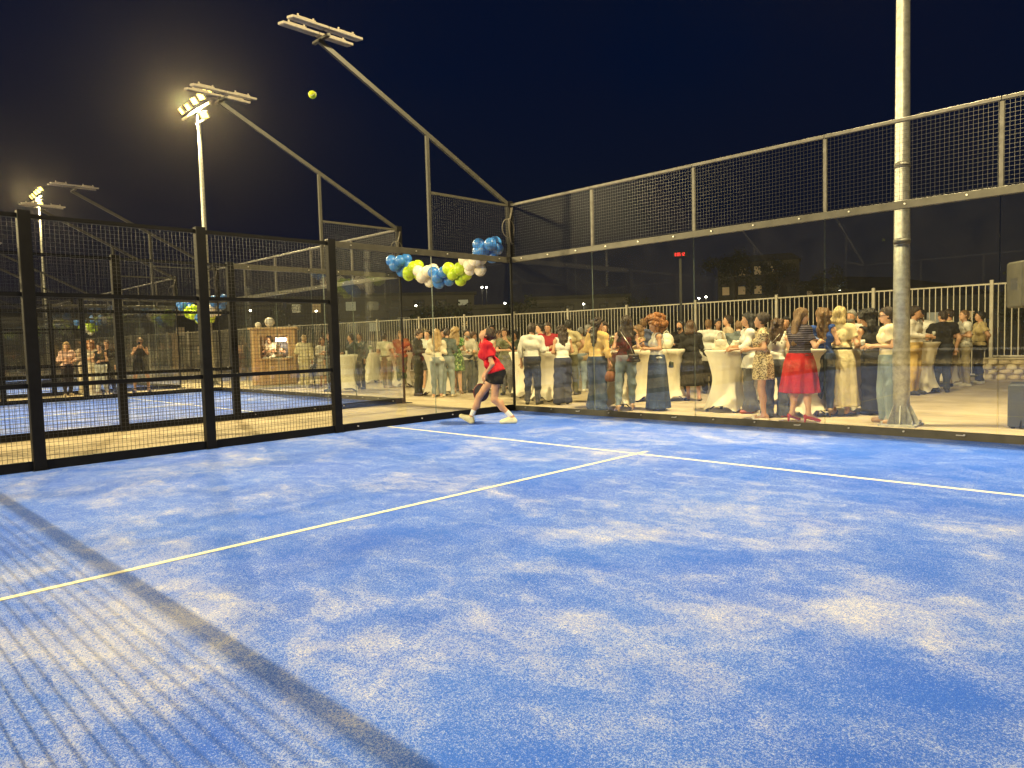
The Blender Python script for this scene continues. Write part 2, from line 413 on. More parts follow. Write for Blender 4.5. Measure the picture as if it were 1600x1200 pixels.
for i, cx in enumerate(COURTS):
    for k, (o, x) in enumerate(((sw, 0.0), (swg if i == 0 else sw, 10.0))):
        lab = ('black mesh and glass side wall of the '+where[i]+(', balloon side' if k == 0 else ', speaker side')) if i == 0 else \
              ('black mesh and glass side wall of the '+where[i]+(', far from the player' if k == 0 else ', facing the player'))
        if i == 0 and k == 0: o.location = (0, 0, 0); o['label'] = lab; o['group'] = 'side walls of the padel courts'
        elif i == 0: o.location = (10, 0, 0); o['label'] = lab; o['group'] = 'side walls of the padel courts'
        else: dup(sw, (cx+x, 0, 0), 0, lab, 'side walls of the padel courts')
    for k in (0, 1):
        lab = ('glass back wall of the '+where[i]+' with mesh on top, '+('fence end' if k == 0 else 'opposite end'))
        if i == 0 and k == 0: bw['label'] = lab; bw['group'] = 'back walls of the padel courts'
        else: dup(bw, (cx, 0, 0) if k == 0 else (cx+10, -20, 0), 0 if k == 0 else math.pi, lab, 'back walls of the padel courts')
    for k, (x, y, rz) in enumerate(((0, 0, 0), (10, 0, 0), (0, -20, math.pi), (10, -20, math.pi))):
        cor = ['fence end, outer corner', 'fence end, speaker side', 'far end, outer corner', 'far end, speaker side'][k]
        lab = 'unlit twin floodlight on a sloping arm, '+where[i]+', '+cor
        if i == 0 and k == 0: la['label'] = lab; la['group'] = 'floodlight arms on the court corners'
        else: dup(la, (cx+x, y, 0), rz, lab, 'floodlight arms on the court corners')
# padel net, across the middle of each court
def net():
    r = thing('padel_net', 'black padel net with white tape across the middle of the first court', 'net', (0, -10, 0))
    m = MB(); p = .045; t = .0013
    for i in range(int(9.9/p)):
        x = .05+i*p; m.add([(x+a, b, z) for z in (.02, .86) for a, b in ((-t, -t), (t, -t), (t, t), (-t, t))], [(0, 1, 5, 4), (1, 2, 6, 5), (2, 3, 7, 6), (3, 0, 4, 7)])
    for j in range(int(.86/p)):
        z = .03+j*p; m.add([(x, a, z+b) for x in (.05, 9.95) for a, b in ((-t*1.6, -t*1.6), (t*1.6, -t*1.6), (t*1.6, t*1.6), (-t*1.6, t*1.6))], [(0, 1, 5, 4), (1, 2, 6, 5), (2, 3, 7, 6), (3, 0, 4, 7)])
    m.build('netting', mat('net_cord', (.02, .02, .02), .7), r, kind='stuff')
    MB().box(.05, 9.95, -.006, .006, .855, .915).build('tape', mat('net_tape', (.8, .79, .75), .7), r)
    for x in (.02, 9.92): MB().bbox(x, x+.06, -.03, .03, 0, .95).build('net_post', black, r)
    return r
nr = net()
for i, cx in enumerate(COURTS[1:3]):
    dup(nr, (cx, -10, 0), 0, 'black padel net with white tape across the middle of the '+names[i+1], 'padel nets')
nr['group'] = 'padel nets'

# ------------------------------------------------------------------ floodlight masts
lampglass = emit('lit_floodlight', (1.0, .80, .16), 4.2)
HEAD = MB().bbox(-.17, .17, -.05, .05, -.13, .13, .02).box(-.03, .03, .05, .10, -.05, .05).mesh('lamp_head', mat('lamp_casing', (.35, .33, .29), .5, .4))
HGL = MB().box(-.155, .155, -.056, -.051, -.115, .115).mesh('lamp_glass', lampglass)
def mast(x, y, h, label, heads, spots, group='tall floodlight masts'):
    r = thing('floodlight_mast', label, 'floodlight mast', (x, y, 0), 0, group)
    m = MB()
    zs = [0.03, 2.5, 2.501, 5, 8, h]
    m.tube([(0, 0, z) for z in zs], [.118-.0055*z for z in zs], 28)
    m.build('pole', galv, r)
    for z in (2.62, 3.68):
        rr = .120-.0055*z; MB().tube([(0, 0, z-.035), (0, 0, z+.035)], rr+.004, 28).build('collar', mat('pole_shadow', (.16, .155, .14), .6, .4), r)  # dark rings added for shadow bands on the pole, no real collar
    MB().box(-.24, .24, -.24, .24, 0, .03).build('base_plate', galv, r)
    for k in range(8):
        t = k*math.pi/4+.2; c, s = math.cos(t), math.sin(t); m = MB(); a = .006
        prof = [(.112, .03), (.225, .03), (.225, .07), (.125, .30), (.112, .30)]
        vs = [(rr*c-q*s, rr*s+q*c, z) for q in (-a, a) for rr, z in prof]; n = 5
        m.add(vs, [tuple(range(n))[::-1], tuple(range(n, 2*n))]+[(i, (i+1) % n, n+(i+1) % n, n+i) for i in range(n)]); m.build('gusset', galv, r)
    for sx_ in (-1, 1):
        for sy_ in (-1, 1): MB().cyl(.2*sx_, .2*sy_, .03, .075, .016, n=6).build('anchor_bolt', steel, r)
    m = MB(); m.beam((-1.25, -.10, h-.15), (1.25, -.10, h-.15), .07, .07); m.build('cross_bar', galv, r)
    m = MB(); m.beam((0, -.10, h-.62), (.9, -.10, h-.62), .05, .05); m.build('lower_bracket', galv, r)
    for hx, hz, az, tilt in heads:
        e = link('lamp_head', HEAD, r, (hx, -.10, hz+h)); e.rotation_euler = (R_(tilt), 0, R_(az))
        link('lamp_glass', HGL, e)
    for k, (sx0, tx, ty, pw) in enumerate(spots):
        ld = bpy.data.lights.new('floodlight', 'SPOT'); ld.energy = pw*POWER; ld.color = LAMP; ld.spot_size = R_(150); ld.spot_blend = .6; ld.shadow_soft_size = .13
        lo = bpy.data.objects.new('floodlight', ld); COL.objects.link(lo); lo.parent = r; lo.location = (sx0, -.35 if ty < y else .25, h+.15)
        d = Vector((tx-x-sx0, ty-y, -h)); lo.rotation_euler = d.to_track_quat('-Z', 'Y').to_euler()
    return r
HD = [(-1.25, .20, -8, 38), (-.62, .20, 0, 38), (0, .26, 8, 38), (.62, .26, 14, 38), (1.2, .30, 20, 38), (.8, -.45, 30, 38)]
HB = [(a, b_, c+180, d) for a, b_, c, d in HD]
K = 30000
mast(6.63, 1.17, 11.2, 'tall galvanised floodlight pole with gusseted foot beside the woman in glasses and wide jeans', HD, [(-.6, 5, -6, 1.1*K), (.6, 4, 7, .30*K)])
mast(-17.5, 1.3, 10.45, 'tall floodlight mast with six glaring lamps seen over the second court', HD, [(-.6, -10, -8, 1.1*K), (.6, -6, 6, .40*K)])
mast(-41.5, 1.2, 11.0, 'distant floodlight mast glowing above the far courts', HD, [(0, -34, -8, .9*K)])
mast(6.63, -26.6, 11.3, 'floodlight mast behind the camera lighting the first court', HB, [(-.7, 3, -8, 1.6*K), (.7, 6, -1, 1.6*K)])
mast(-17.5, -26.6, 11.3, 'floodlight mast behind the camera between the second and third court', HB, [(-.7, -12, -8, 2.0*K), (.7, -6, 0, 2.0*K)])
mast(-41.5, -26.6, 11.3, 'floodlight mast behind the camera by the fourth court', HB, [(0, -34, -8, 2.0*K)])

# ------------------------------------------------------------------ smooth shapes from blended limbs
class Field:
    """Blends limbs and masses into one skin on a fine grid, then draws the surface round it."""
    def __init__(s, vox, k=.035): s.vox, s.k, s.pr = vox, k, []
    def cap(s, a, b, ra, rb=None, k=None):
        s.pr.append(('c', np.array(a, float), np.array(b, float), ra, ra if rb is None else rb, k)); return s
    def ell(s, c, r, R=None, k=None):
        s.pr.append(('e', np.array(c, float), np.array(r, float), R, None, k)); return s
    def bounds(s, p):
        if p[0] == 'c': lo = np.minimum(p[1]-p[3], p[2]-p[4]); hi = np.maximum(p[1]+p[3], p[2]+p[4]); return lo, hi
        r = max(p[2]) if p[3] is not None else p[2]; return p[1]-r, p[1]+r
    def run(s, post=None, extra=0.0):
        vx = s.vox; mg = s.k+2*vx+extra
        B = [s.bounds(p) for p in s.pr]
        lo = np.min([b[0] for b in B], 0)-mg; hi = np.max([b[1] for b in B], 0)+mg
        n = np.ceil((hi-lo)/vx).astype(int)+1
        f = np.full(n, .2, np.float32); ax = [lo[i]+vx*np.arange(n[i]) for i in range(3)]
        for p, (bl, bh) in zip(s.pr, B):
            i0 = np.maximum(0, np.floor((bl-mg-lo)/vx).astype(int)); i1 = np.minimum(n, np.ceil((bh+mg-lo)/vx).astype(int)+1)
            X = ax[0][i0[0]:i1[0], None, None]; Y = ax[1][None, i0[1]:i1[1], None]; Z = ax[2][None, None, i0[2]:i1[2]]
            if p[0] == 'c':
                a, b = p[1], p[2]; d = b-a; L = max(d@d, 1e-9)
                t = np.clip(((X-a[0])*d[0]+(Y-a[1])*d[1]+(Z-a[2])*d[2])/L, 0, 1)
                v = np.sqrt((X-a[0]-t*d[0])**2+(Y-a[1]-t*d[1])**2+(Z-a[2]-t*d[2])**2)-(p[3]+t*(p[4]-p[3]))
            else:
                c, r, R = p[1], p[2], p[3]; x, y, z = X-c[0], Y-c[1], Z-c[2]
                if R is not None: x, y, z = x*R[0, 0]+y*R[1, 0]+z*R[2, 0], x*R[0, 1]+y*R[1, 1]+z*R[2, 1], x*R[0, 2]+y*R[1, 2]+z*R[2, 2]
                k0 = np.sqrt((x/r[0])**2+(y/r[1])**2+(z/r[2])**2); k1 = np.sqrt((x/r[0]**2)**2+(y/r[1]**2)**2+(z/r[2]**2)**2)+1e-6
                v = k0*(k0-1)/k1
            sl = (slice(i0[0], i1[0]), slice(i0[1], i1[1]), slice(i0[2], i1[2])); g = f[sl]; k = s.k if p[5] is None else p[5]
            h = np.maximum(k-np.abs(g-v), 0)/k; f[sl] = np.minimum(g, v)-h*h*k*.25
        if post is not None: f = post(f, ax[0][:, None, None], ax[1][None, :, None], ax[2][None, None, :])
        return nets(f, lo, vx)
def nets(f, lo, vx):
    ins = f < 0
    s = np.zeros(tuple(np.array(f.shape)-1), np.int8)
    for a in (0, 1):
        for b in (0, 1):
            for c in (0, 1): s += ins[a:f.shape[0]-1+a, b:f.shape[1]-1+b, c:f.shape[2]-1+c]
    act = (s > 0) & (s < 8); idx = np.argwhere(act)
    if len(idx) == 0: return np.zeros((0, 3)), np.zeros((0, 4), int)
    num = np.full(act.shape, -1, np.int64); num[act] = np.arange(len(idx))
    P = np.zeros((len(idx), 3)); cn = np.zeros(len(idx))
    for axx in range(3):
        o1, o2 = [q for q in range(3) if q != axx]
        for a in (0, 1):
            for b in (0, 1):
                c0 = idx.copy(); c0[:, o1] += a; c0[:, o2] += b; c1 = c0.copy(); c1[:, axx] += 1
                v0 = f[c0[:, 0], c0[:, 1], c0[:, 2]]; v1 = f[c1[:, 0], c1[:, 1], c1[:, 2]]; m = (v0 < 0) != (v1 < 0)
                t = np.where(m, v0/np.where(m, v0-v1, 1), 0); q = c0.astype(float); q[:, axx] += t
                P[m] += q[m]; cn[m] += 1
    P = P/cn[:, None]*vx+lo
    F = []
    for axx in range(3):
        o1, o2 = [q for q in range(3) if q != axx]
        sl0 = [slice(None)]*3; sl1 = [slice(None)]*3; sl0[axx] = slice(0, f.shape[axx]-1); sl1[axx] = slice(1, f.shape[axx])
        a, b = ins[tuple(sl0)], ins[tuple(sl1)]; e = np.argwhere(a != b)
        e = e[(e[:, o1] > 0) & (e[:, o2] > 0) & (e[:, o1] < f.shape[o1]-1) & (e[:, o2] < f.shape[o2]-1)]
        q = []
        for d1, d2 in ((-1, -1), (0, -1), (0, 0), (-1, 0)):
            c = e.copy(); c[:, o1] += d1; c[:, o2] += d2; q.append(num[c[:, 0], c[:, 1], c[:, 2]])
        q = np.stack(q, 1); fl = a[e[:, 0], e[:, 1], e[:, 2]]
        if axx == 1: fl = ~fl
        q[~fl] = q[~fl][:, ::-1]; F.append(q)
    F = np.concatenate(F); return P, F[(F >= 0).all(1)]
def field_mesh(name, P, F, mats, scale=1.0, extra=None):
    P = P*scale; ms = np.zeros(len(F), np.int32)
    nv, nf = len(P), len(F); vs = P; loops = F.ravel(); tot = np.full(nf, 4, np.int32)
    if extra is not None and extra.v:
        ev = np.array(extra.v)*scale; vs = np.vstack([P, ev]) if nv else ev
        el = []; et = []
        for q in extra.f: el += [i+nv for i in q]; et.append(len(q))
        loops = np.concatenate([loops, np.array(el, int)]); tot = np.concatenate([tot, np.array(et, np.int32)]); ms = np.concatenate([ms, np.array(extra.m, np.int32)])
    me = bpy.data.meshes.new(name); me.vertices.add(len(vs)); me.vertices.foreach_set('co', vs.astype(np.float32).ravel())
    me.loops.add(len(loops)); me.loops.foreach_set('vertex_index', loops.astype(np.int32))
    me.polygons.add(len(tot)); me.polygons.foreach_set('loop_start', np.concatenate([[0], np.cumsum(tot)[:-1]]).astype(np.int32))
    try: me.polygons.foreach_set('loop_total', tot)
    except Exception: pass
    for m in mats: me.materials.append(m)
    me.polygons.foreach_set('material_index', ms); me.polygons.foreach_set('use_smooth', np.ones(len(tot), bool)); me.update(calc_edges=True)
    return me


# ------------------------------------------------------------------ boundary fence
FP = [(12.5, 12.7), (5.6, 12.7), (-9.2, 12.7), (-19.4, 10.3), (-26.5, 9.4), (-58, 6.4)]
BARM = MB().box(-.012, .012, -.008, .008, .12, 2.53).mesh('fence_bar', fence_m)
BARS = MB().box(-.012, .012, -.008, .008, .60, 2.53).mesh('fence_bar', fence_m)
fence = thing('bar_fence', 'long cream steel fence of upright bars behind the standing guests', 'fence', (0, 0, 0))
nbar = 0
for s in range(len(FP)-1):
    a, b = np.array(FP[s]), np.array(FP[s+1]); L = np.linalg.norm(b-a); n = max(1, round(L/2.9)); d = (b-a)/L; ang = math.atan2(d[1], d[0])
    onwall = s == 0
    for k in range(n):
        p0 = a+d*(k*L/n); p1 = a+d*((k+1)*L/n)
        z0 = .58 if onwall else .0
        MB().bbox(-.045, .045, -.045, .045, z0 if not onwall else .0, 2.66, .01).build('fence_post', fence_m, fence, (p0[0], p0[1], 0), rz=ang)
        for z in (2.55, .62 if onwall else .12):
            m = MB(); m.beam((p0[0], p0[1], z), (p1[0], p1[1], z), .035, .04); m.build('fence_rail', fence_m, fence)
        nb = int(round(L/n/.15)); joined = MB()
        for i in range(1, nb):
            q = p0+(p1-p0)*i/nb
            if nbar < 240 and s < 3:
                link('fence_bar', BARS if onwall else BARM, fence, (q[0], q[1], 0), ang); nbar += 1
            else: joined.add([(q[0]+x*d[0]-y*d[1], q[1]+x*d[1]+y*d[0], z) for z in (.12, 2.53) for y in (-.008, .008) for x in (-.012, .012)],
                             [(0, 2, 3, 1), (4, 5, 7, 6), (0, 1, 5, 4), (2, 6, 7, 3), (0, 4, 6, 2), (1, 3, 7, 5)])
        if joined.v: joined.build('fence_bars', fence_m, fence, kind='stuff')

# low rubble wall under the fence at the speaker end
sw_ = thing('stone_wall', 'low rubble stone wall under the end of the fence near the speaker', 'stone wall', (5.5, 12.55, 0))
MB().box(0, 7, 0, .30, 0, .53).build('mortar_core', mat('mortar', (.20, .16, .10), .95, 0, .3, 20, .5, 40), sw_)
stone_ms = [mat('rubble_stone_a', (.42, .34, .22), .9, 0, .3, 9, .5, 30), mat('rubble_stone_b', (.33, .27, .18), .9, 0, .3, 9, .5, 30), mat('rubble_stone_c', (.50, .43, .30), .9, 0, .3, 9, .5, 30)]
STN = []
for k in range(9):
    bm = bmesh.new(); bmesh.ops.create_icosphere(bm, subdivisions=2, radius=1)
    rr = random.Random(k)
    for v in bm.verts:
        c = v.co; q = 1+.16*math.sin(c.x*3+k)+.12*math.cos(c.y*4+c.z*3+k*2); v.co = Vector((math.copysign(abs(c.x)**.7, c.x)*q*.13, math.copysign(abs(c.y)**.8, c.y)*.07, math.copysign(abs(c.z)**.7, c.z)*q*.066))
    me = bpy.data.meshes.new('stone'); bm.to_mesh(me); bm.free(); me.materials.append(stone_ms[k % 3])
    for p in me.polygons: p.use_smooth = True
    STN.append(me)
for r_ in range(4):
    x = -.02+.07*(r_ % 2)
    while x < 3.4:
        s = random.uniform(.75, 1.25); o = link('stone', random.choice(STN), sw_, (x+.13*s, .01+random.uniform(-.02, .02), .07+r_*.13+random.uniform(-.012, .012)))
        o.scale = (s, 1, random.uniform(.9, 1.12)); o.rotation_euler = (0, random.uniform(-.12, .12), 0); x += .27*s
        if r_ == 0 or x > 6: pass
for r_ in range(4):
    y = .12
    o = link('stone', random.choice(STN), sw_, (-.01, .15, .07+r_*.13), R_(90))
MB().bbox(-.04, 7, -.05, .33, .53, .58, .012).build('coping', mat('coping_concrete', (.40, .35, .25), .85, 0, .2, 12, .3), sw_)

# ------------------------------------------------------------------ balloon garlands
def balloon_mesh():
    prof = [(0.0001, -.150), (.012, -.147), (.004, -.139), (.012, -.132), (.045, -.112), (.085, -.075), (.115, -.02), (.122, .03), (.112, .075), (.088, .108), (.05, .132), (.018, .142), (.0001, .143)]
    return MB().lathe(prof, 20)
def balloon_mat(name, col):
    m, nt, p, out = newmat(name)
    p.inputs['Base Color'].default_value = (*col, 1); p.inputs['Roughness'].default_value = .38
    p.inputs['Subsurface Weight'].default_value = .25; p.inputs['Subsurface Radius'].default_value = (.05, .05, .05); p.inputs['Subsurface Scale'].default_value = 1
    p.inputs['Coat Weight'].default_value = .12; p.inputs['Coat Roughness'].default_value = .15
    return m
BAL = {k: balloon_mesh().mesh('balloon', balloon_mat(k+'_latex', c)) for k, c in dict(blue=(.035, .19, .62), green=(.48, .66, .02), white=(.82, .76, .66)).items()}
def garland(name, label, pts, cols, seed, scale=1.0):
    """a string of balloon clusters along a sagging line"""
    rr = random.Random(seed)
    p = [np.array(q, float) for q in pts]; r = thing('balloon_garland', label, 'balloons', tuple(p[0]), 0, 'balloon garlands strung between the courts')
    org = p[0]
    seg = [0]
    for i in range(1, len(p)): seg.append(seg[-1]+np.linalg.norm(p[i]-p[i-1]))
    def on(t):
        d = t*seg[-1]
        for i in range(1, len(p)):
            if d <= seg[i]+1e-6: k = (d-seg[i-1])/(seg[i]-seg[i-1]); return p[i-1]*(1-k)+p[i]*k
        return p[-1]
    MB().tube([on(t)-org for t in np.linspace(0, 1, 20)], .006, 5).build('string', whitem, r)
    n = len(cols)
    for j, (col, cnt) in enumerate(cols):
        c = on((j+.5)/n)
        for q in range(cnt+2):
            t = q*2*math.pi/4+rr.uniform(-.25, .25)+(.78 if j % 2 else 0)
            lay = 0 if q < 4 else rr.uniform(-.10, .10)
            off = np.array((math.cos(t)*.128+lay, (.05+.11*math.sin(q*2.1)), math.sin(t)*.128))*scale
            if q >= 4: off[1] = -.12; off[0] = (-.02, .15, -.15)[min(q-4, 2)]*scale; off[2] = (-.02, .06, .09)[min(q-4, 2)]-(.13 if q > 6 else 0)
            o = link('balloon', BAL[col], r, tuple(c-org+off)); s = scale*rr.uniform(.95, 1.12); o.scale = (s, s, s)
            dv = Vector(off); o.rotation_euler = dv.to_track_quat('Z', 'Y').to_euler()
    return r
G1 = [(-3.62, -.12, 3.30), (-3.25, -.12, 3.10), (-2.70, -.12, 2.92), (-2.15, -.12, 2.80), (-1.68, -.12, 2.78), (-1.22, -.12, 2.84), (-.85, -.12, 2.97), (-.55, -.12, 3.15), (-.24, -.12, 3.34)]
garland('g', 'blue, lime and white balloon garland sagging behind the player\'s court corner', G1,
        [('blue', 5), ('green', 4), ('white', 5), ('blue', 5), ('green', 5), ('white', 5), ('blue', 5)][:6]+[('blue', 6)], 3)
b2 = [(-17.1, .2, 3.05), (-16.5, .2, 2.8), (-15.8, .2, 2.55), (-15.2, .2, 2.5), (-14.6, .2, 2.6), (-14.1, .2, 2.85), (-13.7, .2, 3.1)]
garland('g', 'balloon garland strung between the second and third courts', b2, [('blue', 5), ('green', 4), ('green', 5), ('blue', 4), ('green', 5), ('white', 5), ('blue', 6)], 4)
b3 = [(-30.7, .2, 3.05), (-30.0, .2, 2.7), (-29.0, .2, 2.5), (-28.2, .2, 2.6), (-27.3, .2, 3.1)]
garland('g', 'distant balloon garland strung between the third and fourth courts', b3, [('blue', 5), ('green', 4), ('white', 5), ('green', 5), ('blue', 6)], 5)

# ------------------------------------------------------------------ high tables in stretch covers
def cover_mat():
    m, nt, p, out = newmat('stretch_cover')
    v = coords(nt)
    r = ramp(nt, [(.3, (.66, .60, .47)), (.7, (.76, .70, .56))], noise(nt, v, 3, 4))
    nt.links.new(r.outputs[0], p.inputs['Base Color']); p.inputs['Roughness'].default_value = .8; p.inputs['Sheen Weight'].default_value = .2
    bump(nt, p, noise(nt, coords(nt, 'Object', (1, 1, .25)), 9, 3), .35, .03); return m
COVER = cover_mat()
def high_table():
    r = thing('high_table', '', 'high table')
    n = 48; vs = []; fs = []
    zs = [1.10, 1.085, 1.0, .9, .8, .68, .56, .44, .32, .22, .12, .05]
    for z in zs:
        t = (1.1-z)/1.05
        base = .40*(1-t)**1.0+.395*t
        waist = .40-.150*math.sin(math.pi*min(1, t*.80+.02))**1.0
        for k in range(n):
            a = 2*math.pi*k/n; foot = max(0, math.cos(4*a))**1.5        # four legs pull the cover out
            rr = waist+max(0, t-.45)*.14*foot-.02*(1-foot)*max(0, t-.4)+.05*t**3
            zz = z
            if t > .75: zz = z-.02*(t-.75)/.25+(1-foot)*.09*((t-.75)/.25)**1.2
            rr += .006*math.sin(14*a+3*t)*max(0, math.sin(math.pi*min(1, t*1.5)))+.010*math.sin(4*a+1.57+9*t)*t
            if z >= 1.085: rr = .40 if z < 1.1 else .392
            vs.append((rr*math.cos(a), rr*math.sin(a), zz))
    for i in range(len(zs)-1):
        for k in range(n): fs.append(((i+1)*n+k, (i+1)*n+(k+1) % n, i*n+(k+1) % n, i*n+k))
    m = MB(); m.add(vs, fs, 0, True); m.build('stretch_cover', COVER, r)
    MB().cyl(0, 0, 1.085, 1.108, .385, .385, 40).build('tabletop', COVER, r)
    m = MB()
    for k in range(4):
        a = k*math.pi/2; m.tube([(0, 0, .30), (.33*math.cos(a), .33*math.sin(a), .03)], .012, 6); m.cyl(.375*math.cos(a), .375*math.sin(a), 0, .05, .03, n=10)
    m.build('foot_frame', mat('table_foot', (.05, .05, .05), .5), r)
    return r
HT = high_table()
tabs = [  # px, py of the nearest foot edge, rotation, label
 (822, 622, 20, 'cream covered high table between the player and the man in a white dress shirt'),
 (858, 628, 40, 'covered high table between the white dress shirt and the woman in a white tank top'),
 (960, 641, 10, 'high table with green centrepiece behind the woman with the woven handbag'),
 (1043, 628, 30, 'high table carrying a white backpack behind the woman with the ginger curls'),
 (1137, 645, 45, 'wide cream high table with two handbags, in front of the grey t-shirt man'),
 (1213, 632, 5, 'high table with white flowers between leopard dress and red skirt'),
 (1256, 653, 30, 'high table half hidden by the red skirt'),
 (1330, 646, 15, 'high table behind the woman in the long cream skirt'),
 (1437, 615, 35, 'slim looking high table behind the pole, by the man in black t-shirt'),
 (1482, 603, 15, 'high table behind the legs of the man in black t-shirt'),
 (541, 613, 20, 'covered high table seen through the glass just past the black corner post'),
 (581, 599, 35, 'covered high table with small dishes, far behind the second court glass'),
 (629, 605, 15, 'high table next to the man in a rust red t-shirt'),
 (686, 619, 40, 'high table hidden behind the long blond hair and pale jeans'),
 (748, 611, 10, 'high table behind the player\'s forearm'),
 (1000, 628, 25, 'high table behind the dark haired woman in ripped jeans')]
TAB = []
for i, (px, py, a, lab) in enumerate(tabs):
    g = at(px, py); d = g[:2]-np.array(CAMP[:2]); d /= np.linalg.norm(d); p = g[:2]+d*.33
    TAB.append(p)
    if i == 0: HT.location = (p[0], p[1], 0); HT.rotation_euler.z = R_(a); HT['label'] = lab; HT['group'] = 'covered high tables among the guests'
    else: dup(HT, (p[0], p[1], 0), R_(a), lab, 'covered high tables among the guests')

# things on the tables
bagw = mat('white_leather', (.62, .57, .45), .45, 0, .08, 12, .15, 60)
def handbag(label, cat, loc, rz, w, h, d, m, handle=True):
    r = thing('handbag', label, cat, loc, rz)
    f = Field(.0075, .03)
    for x in (-1, 1): f.cap((x*w*.40, 0, d*.36), (x*w*.30, 0, h-.03), d*.36, .022)
    f.cap((-w*.40, 0, d*.36), (w*.40, 0, d*.36), d*.38); f.cap((-w*.30, 0, h-.03), (w*.30, 0, h-.03), .022); f.cap((-w*.2, 0, h*.5), (w*.2, 0, h*.5), d*.30)
    P_, F_ = f.run(lambda v, X, Y, Z: np.maximum(v, .002-Z)+.0025*np.sin(60*X+25*Z)); link('bag_body', field_mesh('bag_body', P_, F_, [m]), r)
    MB().bbox(-w*.36, w*.36, -d*.42-.006, -d*.30, h*.45, h*.86, .01).build('flap', m, r)
    MB().box(-.018, .018, -d*.42-.012, -d*.42-.005, h*.50, h*.58).build('clasp', steel, r)
    if handle:
        for y in (-d*.2, d*.2): MB().tube([(w*.30*math.cos(t), y, h*.9+h*.75*math.sin(t)) for t in np.linspace(0, math.pi, 12)], .013, 6).build('handle', m, r)
    return r
tz = 1.109
p = TAB[4]; handbag('white top handle bag standing on the wide high table', 'handbag', (p[0]-.10, p[1]-.05, tz), R_(35), .26, .20, .12, bagw)
handbag('slouchy cream bag next to the top handle bag on the wide high table', 'handbag', (p[0]+.18, p[1]+.06, tz), R_(60), .27, .17, .13, bagw, False)
p = TAB[3]
bp = thing('backpack', 'white leather backpack standing on the high table by the ginger curls', 'backpack', (p[0], p[1], tz), R_(40))
MB().ball((0, 0, .17), (.155, .09, .18), 18, 12).build('pack_body', bagw, bp)
MB().ball((0, -.07, .12), (.11, .05, .09), 14, 9).build('front_pocket', bagw, bp)
MB().tube([(.05*math.cos(t), 0, .34+.05*math.sin(t)) for t in np.linspace(0, math.pi, 10)], .009, 6).build('carry_loop', bagw, bp)
for s in (-1, 1): MB().tube([(s*.08, .08, .30), (s*.12, .14, .2), (s*.10, .12, .08), (s*.08, .07, .03)], .012, 6).build('shoulder_strap', bagw, bp)
leafm = mat('flower_leaf', (.07, .13, .03), .6, 0, .3, 20); petal = mat('cream_petal', (.75, .70, .52), .6, 0, .08)
glassy = mat('drink_glass', (.55, .55, .5), .08, 0, .05); amber = mat('amber_drink', (.5, .22, .03), .1, 0, .1)
def bouquet(label, loc, s, cols, seed):
    rr = random.Random(seed); r = thing('flower_vase', label, 'flowers', loc, 0, 'centrepieces on the high tables')
    MB().lathe([(.001, 0), (.045, 0), (.05, .02), (.04, .07), (.05, .11), (.046, .112)], 14).build('vase', glassy, r)
    lm = MB(); fl = MB()
    for k in range(26):
        t = rr.uniform(0, 6.28); ph = rr.uniform(.0, 1.35); d = np.array((math.cos(t)*math.sin(ph), math.sin(t)*math.sin(ph), math.cos(ph)))
        q = d*rr.uniform(.07, .13)*s+np.array((0, 0, .12)); lm.ball(q, (.028*s, .012*s, .04*s), 6, 4)
    for k in range(cols):
        t = rr.uniform(0, 6.28); ph = rr.uniform(.0, 1.2); d = np.array((math.cos(t)*math.sin(ph), math.sin(t)*math.sin(ph), math.cos(ph)))
        q = d*rr.uniform(.11, .15)*s+np.array((0, 0, .13)); f = MB()
        for a in range(5): f.ball(q+.014*s*np.array((math.cos(a*1.26), math.sin(a*1.26), .3)), .018*s, 6, 4)
        f.ball(q+np.array((0, 0, .01)), .016*s, 6, 4); f.build('blossom', petal, r)
    lm.build('foliage', leafm, r)
    return r
p = TAB[2]; bouquet('green and cream centrepiece on the table behind the woven handbag', (p[0], p[1], tz), 1.1, 5, 1)
p = TAB[5]; bouquet('big white flower arrangement between leopard dress and red skirt', (p[0]+.05, p[1]-.1, tz), 1.7, 14, 2)
p = TAB[11]; bouquet('small white centrepiece on the far table behind the second court glass', (p[0], p[1], tz), .8, 4, 3)
p = TAB[7]; bouquet('centrepiece on the table behind the long cream skirt', (p[0]-.2, p[1], tz), .9, 5, 4)
def tumbler(label, loc, h=.12):
    r = thing('drinking_glass', label, 'glass', loc, 0, 'drinks on the high tables')
    MB().lathe([(.001, .002), (.030, .002), (.036, h), (.033, h), (.028, .008), (.001, .008)], 14).build('glass_wall', glassy, r)
    MB().lathe([(.001, .009), (.0275, .009), (.031, h*.6), (.001, h*.6)], 12).build('drink', amber, r)
gl = [(0, .12, .1, 'tumbler on the table between the player and the white dress shirt'), (1, -.1, .1, 'tumbler on the table beside the white tank top'), (2, .2, .05, 'tumbler beside the green centrepiece'), (2, -.2, -.1, 'tumbler at the near edge of the green centrepiece table'),
      (4, .0, .22, 'tumbler behind the handbags on the wide table'), (5, -.2, .12, 'tumbler by the big white flowers'), (7, .15, -.1, 'tumbler on the table behind the long cream skirt'), (8, 0, .1, 'tumbler on the slim table behind the pole'),
      (10, .1, 0, 'tumbler on the table just past the black corner post'), (12, .1, .1, 'tumbler on the table next to the rust red t-shirt'), (13, 0, .15, 'tumbler on the table behind the long blond hair')]
for i, dx, dy, lab in gl: tumbler(lab, (TAB[i][0]+dx, TAB[i][1]+dy, tz))

